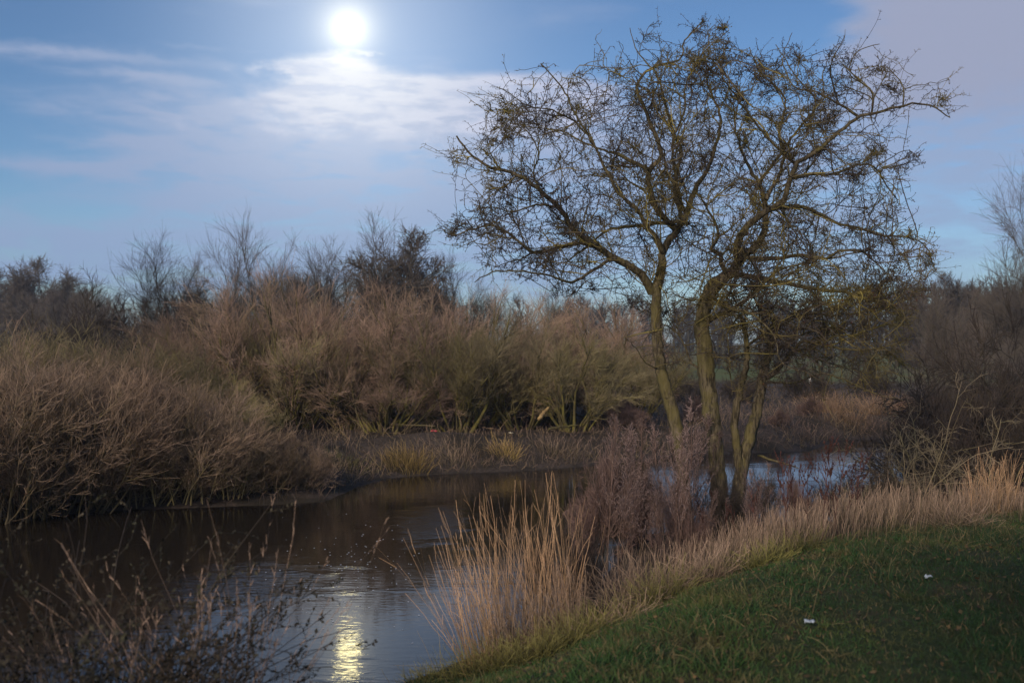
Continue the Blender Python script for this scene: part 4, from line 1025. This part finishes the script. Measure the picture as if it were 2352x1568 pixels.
def bramble(seed, H):
    rg = np.random.default_rng(seed); st = Acc(); lf = Acc(); ns = 34
    an = rg.uniform(0, 6.28, ns); b0 = np.stack([np.cos(an) * .25, np.sin(an) * .15, np.full(ns, -.05)], -1)
    d = np.stack([np.cos(an) * .6, np.sin(an) * .5, np.ones(ns)], -1); Lc = H * rg.uniform(.8, 1.5, ns)
    P0 = grow(rg, b0, d, Lc, 9, .13, -.10); tubes(st, P0, rad(np.full(ns, .0040), .002, 10), 4, rng=rg)
    s, d, p, t = spawn(rg, P0, 7, .2, 1, .5, 1.1); P1 = grow(rg, s, d, rg.uniform(.1, .32, len(s)), 4, .18, -.03); tubes(st, P1, rad(np.full(len(s), .0024), .0015, 5), 3, .3, 1, rng=rg)
    s, d, p, t = spawn(rg, P1, 12, .1, 1, .4, 1.2); nL = len(s); w_ = rg.uniform(.006, .015, nL)
    side = unit(np.cross(d, rg.normal(0, 1, (nL, 3)))); a_ = s; b_ = s + d * (w_ * 2.4)[:, None]; m1 = s + d * (w_ * 1.1)[:, None]
    nn = np.cross(d, side); V = np.stack([a_, m1 + side * w_[:, None] * .7 + nn * w_[:, None] * .3, b_, m1 - side * w_[:, None] * .7 + nn * w_[:, None] * .3], 1)
    q = np.arange(nL)[:, None] * 4; lf.add(V, tris=np.concatenate([q + np.array([0, 1, 2]), q + np.array([0, 2, 3])]), rnd=np.repeat(rg.random(nL), 4), tip=.5)
    return st.mesh('stems', MT['scrub_dark']), lf.mesh('leaves', mleaf)
mleaf = twig_mat('dark_bramble_leaf', (.03, .028, .018), (.05, .035, .025), (.025, .035, .015), .5, 3, .4)
BR = [bramble(71, 1.15), bramble(72, 1.15)]
for i, (px, Y, s_, lab) in enumerate([(30, 4.7, .85, 'dark bramble in the bottom left corner'), (160, 4.9, .95, 'dark bramble with dead leaves left of the grass stalks'), (290, 4.9, .8, 'dark bramble behind the straw grass'), (90, 5.5, .85, 'dark bramble at the water edge on the left'), (230, 4.6, .85, 'dark bramble at the bottom edge under the straw grass'), (110, 4.4, .8, 'dark bramble at the bottom edge near the left corner'),
                                  (430, 5.2, .5, 'low dark bramble at the foot of the leaning plume')]):
    xx = X_at(px, Y); o = empty('bramble_bush', (xx, Y, float(height(xx, Y)) - .02), i * 1.9, s_); tag(o, lab, 'bush', 'dark brambles at the lower left')
    for me in BR[i % 2]: c_ = bpy.data.objects.new(me.name.split('.')[0], me); COL.objects.link(c_); c_.parent = o
# a few bare bramble shoots by the water and the short rushes
tuft('grass_tussock', 1010, 7.9, .45, .15, 9, 'briar', 'few bare dark shoots over the water left of the reeds', 'plant', None, lean=(-.3, 0), seed=71, spread=.5, w0=.004, droop=0)

# briars at the right
def briar(seed):
    rg = np.random.default_rng(seed); a_ = Acc(); ns = 7
    d = np.stack([rg.normal(-.25, .35, ns), rg.normal(-.1, .3, ns), np.ones(ns)], -1)
    P0 = grow(rg, rg.normal(0, .12, (ns, 3)) * np.array([1, 1, 0]), d, rg.uniform(1.2, 2.2, ns), 12, .10, -.045); tubes(a_, P0, rad(np.full(ns, .009), .003, 13), 5, 0, .6, rng=rg)
    s, d, p, t = spawn(rg, P0, 8, .2, 1, .5, 1.2); P1 = grow(rg, s, d, rg.uniform(.15, .6, len(s)), 6, .2, -.01); tubes(a_, P1, rad(np.full(len(s), .0045), .002, 7), 3, .3, .9, rng=rg)
    s, d, p, t = spawn(rg, P1, 6, .1, 1, .5, 1.2); P2 = grow(rg, s, d, rg.uniform(.04, .2, len(s)), 3, .25, 0); tubes(a_, P2, rad(np.full(len(s), .0025), .0015, 4), 3, .6, 1, rng=rg)
    return a_.mesh('briar_stems', MT['briar'])
for i, (px, Y, s_, lab) in enumerate([(2090, 14.2, 1.0, 'pale arching briar over the water, left of the others'), (2180, 14.0, .95, 'pale arching briar before the dark scrub at the right'), (2130, 15.0, 1.15, 'tall pale briar behind the other two at the right'), (2300, 14.6, 1.0, 'thin briar at the right edge above the reed clump'), (1960, 13.7, .5, 'low pale briar at the water among the dry grass')]):
    xx = X_at(px, Y); o = bpy.data.objects.new('briar_bush', briar(81 + i)); COL.objects.link(o); o.location = (xx, Y, float(height(xx, Y)) - .02); o.scale = (s_,) * 3
    tag(o, lab, 'bush', 'pale arching briars on the right')

# ================================================================== small things
rg = np.random.default_rng(90)
# pale broken log on the far bank
def log(px0, py0, px1, py1, Y, r_, label, mat_, cat='log', name='fallen_log', dy=.4):
    P = np.array([[X_at(px0, Y), Y, Z_at(py0, Y)], [X_at(px1, Y + dy), Y + dy, Z_at(py1, Y + dy)]])
    t = np.linspace(0, 1, 9)[:, None]; Q = P[0] * (1 - t) + P[1] * t; Q[1:-1] += rg.normal(0, r_ * .25, (7, 3))
    a_ = Acc(); th = np.arange(8) * math.pi / 4; base = Q[0].copy(); T = unit(np.gradient(Q, axis=0)); aa, bb = frames(T)
    R = r_ * np.linspace(1.1, .55, 9)[:, None] * rg.uniform(.85, 1.15, (9, 8)); R[0] *= .6; R[-1] *= .3
    V = Q[:, None] + R[..., None] * (aa[:, None] * np.cos(th)[None, :, None] + bb[:, None] * np.sin(th)[None, :, None]) - base
    idx = np.arange(72).reshape(9, 8); nx = np.roll(idx, -1, 1)
    a_.add(V, quads=np.stack([idx[:-1], nx[:-1], nx[1:], idx[1:]], -1).reshape(-1, 4)); a_.add([V[0].mean(0), *V[0]], tris=[(0, 1 + (i + 1) % 8, 1 + i) for i in range(8)]); a_.add([V[-1].mean(0), *V[-1]], tris=[(0, 1 + i, 1 + (i + 1) % 8) for i in range(8)])
    o = a_.obj(name, mat_); o.location = tuple(base); return tag(o, label, cat)
mlog = bark_mat('pale_broken_wood', (.20, .13, .06), (.42, .29, .13), (.30, .2, .08))
log(1236, 962, 1262, 935, 22.6, .055, 'pale broken branch stub sticking up on the far bank', mlog, 'branch', 'broken_branch')
log(1000, 978, 900, 974, 21.8, .018, 'thin dead branch lying across the muddy ledge', MT['bark'], 'branch', 'fallen_branch')
log(1260, 985, 1330, 975, 22, .03, 'thin dead branch lying right of the pale stub', MT['bark_far'], 'branch', 'fallen_branch')
log(1740, 1045, 1835, 1075, 13.2, .018, 'pale dead bough reaching from the trunks over the water', MT['bark'], 'branch', 'dead_bough', dy=-.4)
# litter
def scrap(px, py, zoff, size, colr, label, name='litter_scrap', cat='litter', Y=None, seed=0):
    rr = np.random.default_rng(seed)
    if Y is None:
        Y = 8.0
        for _ in range(30):
            Y = (EYE - float(height(X_at(px, Y), Y)) - zoff) * F / (py - CY)
    x_ = X_at(px, Y); k = 6; u_, v_ = np.meshgrid(np.linspace(-1, 1, k), np.linspace(-.7, .7, k), indexing='ij')
    V = np.stack([u_ * size, v_ * size, .25 * size * rr.normal(0, 1, (k, k)) * .8], -1); V[..., :2] += rr.normal(0, size * .1, (k, k, 2))
    idx = np.arange(k * k).reshape(k, k); a_ = Acc(); a_.add(V, quads=np.stack([idx[:-1, :-1], idx[1:, :-1], idx[1:, 1:], idx[:-1, 1:]], -1).reshape(-1, 4))
    m_, n, bs = pmat('scrap_' + name, .5); bs.inputs['Base Color'].default_value = (*colr, 1)
    o = a_.obj(name, m_, smooth=False); o.location = (x_, Y, float(height(x_, Y)) + zoff)
    so_ = o.modifiers.new('thickness', 'SOLIDIFY'); so_.thickness = size * .08
    return tag(o, label, cat)
scrap(1181, 1488, .05, .026, (.42, .47, .52), 'crumpled white scrap on the grass below the tall reeds', seed=1)
scrap(1860, 1425, .05, .026, (.42, .47, .52), 'crumpled white scrap in the middle of the lawn', seed=2)
scrap(2132, 1322, .05, .024, (.42, .47, .52), 'crumpled white scrap at the back of the lawn near the dry grass', seed=3)
scrap(997, 972, .08, .07, (.65, .10, .12), 'pink-red scrap lying on the muddy far bank', Y=22.5, seed=4)
scrap(1174, 976, .08, .05, (.6, .55, .4), 'pale yellow scrap on the far bank left of the pale stub', Y=22.3, seed=5)
# white field posts
mp_, n, bs = pmat('white_post_paint', .6); bs.inputs['Base Color'].default_value = (.75, .75, .72, 1)
for px, lab in ((2000, 'white marker post in the field, right one of two'), (1861, 'white marker post in the field, left one of two')):
    Y = 46.0; x_ = X_at(px, Y); z0 = float(height(x_, Y)); p_ = Acc(); r_ = .055; h_ = Z_at(868, Y) - z0
    th = np.arange(8) * math.pi / 4; V = []
    for zz, k in ((-.1, 1), (h_ * .93, 1), (h_ * .97, .8), (h_, .3)): V += [(r_ * k * math.cos(t), r_ * k * math.sin(t), zz) for t in th]
    idx = np.arange(32).reshape(4, 8); nx = np.roll(idx, -1, 1); p_.add(V, quads=np.stack([idx[:-1], nx[:-1], nx[1:], idx[1:]], -1).reshape(-1, 4)); p_.add([V[24 + i] for i in range(8)] + [(0, 0, h_)], tris=[(i, (i + 1) % 8, 8) for i in range(8)])
    o = p_.obj('marker_post', mp_); o.location = (x_, Y, z0); tag(o, lab, 'post', 'white posts in the field')

# ================================================================== haze
hz = Acc(); lo = np.array([-505, -505, -2.0]); hi = np.array([505, 905, 15.0])
V = [(x_, y_, z_) for x_ in (lo[0], hi[0]) for y_ in (lo[1], hi[1]) for z_ in (lo[2], hi[2])]
hz.add(V, quads=[(0, 1, 3, 2), (4, 6, 7, 5), (0, 4, 5, 1), (2, 3, 7, 6), (0, 2, 6, 4), (1, 5, 7, 3)])
mh = bpy.data.materials.new('haze_air'); mh.use_nodes = True; mh.node_tree.nodes.clear(); n = NB(mh.node_tree)
pv = n.n('ShaderNodeVolumePrincipled'); pv.inputs['Color'].default_value = (.72, .80, 1, 1); pv.inputs['Density'].default_value = .0007; pv.inputs['Anisotropy'].default_value = .1
oo = n.n('ShaderNodeOutputMaterial'); mh.node_tree.links.new(pv.outputs[0], oo.inputs['Volume'])
tag(hz.obj('haze', mh, smooth=False), 'thin evening haze over the fields', kind='stuff')
print('objects', len(bpy.data.objects), 'tris', sum(sum(p.loop_total - 2 for p in []) for m in []) )
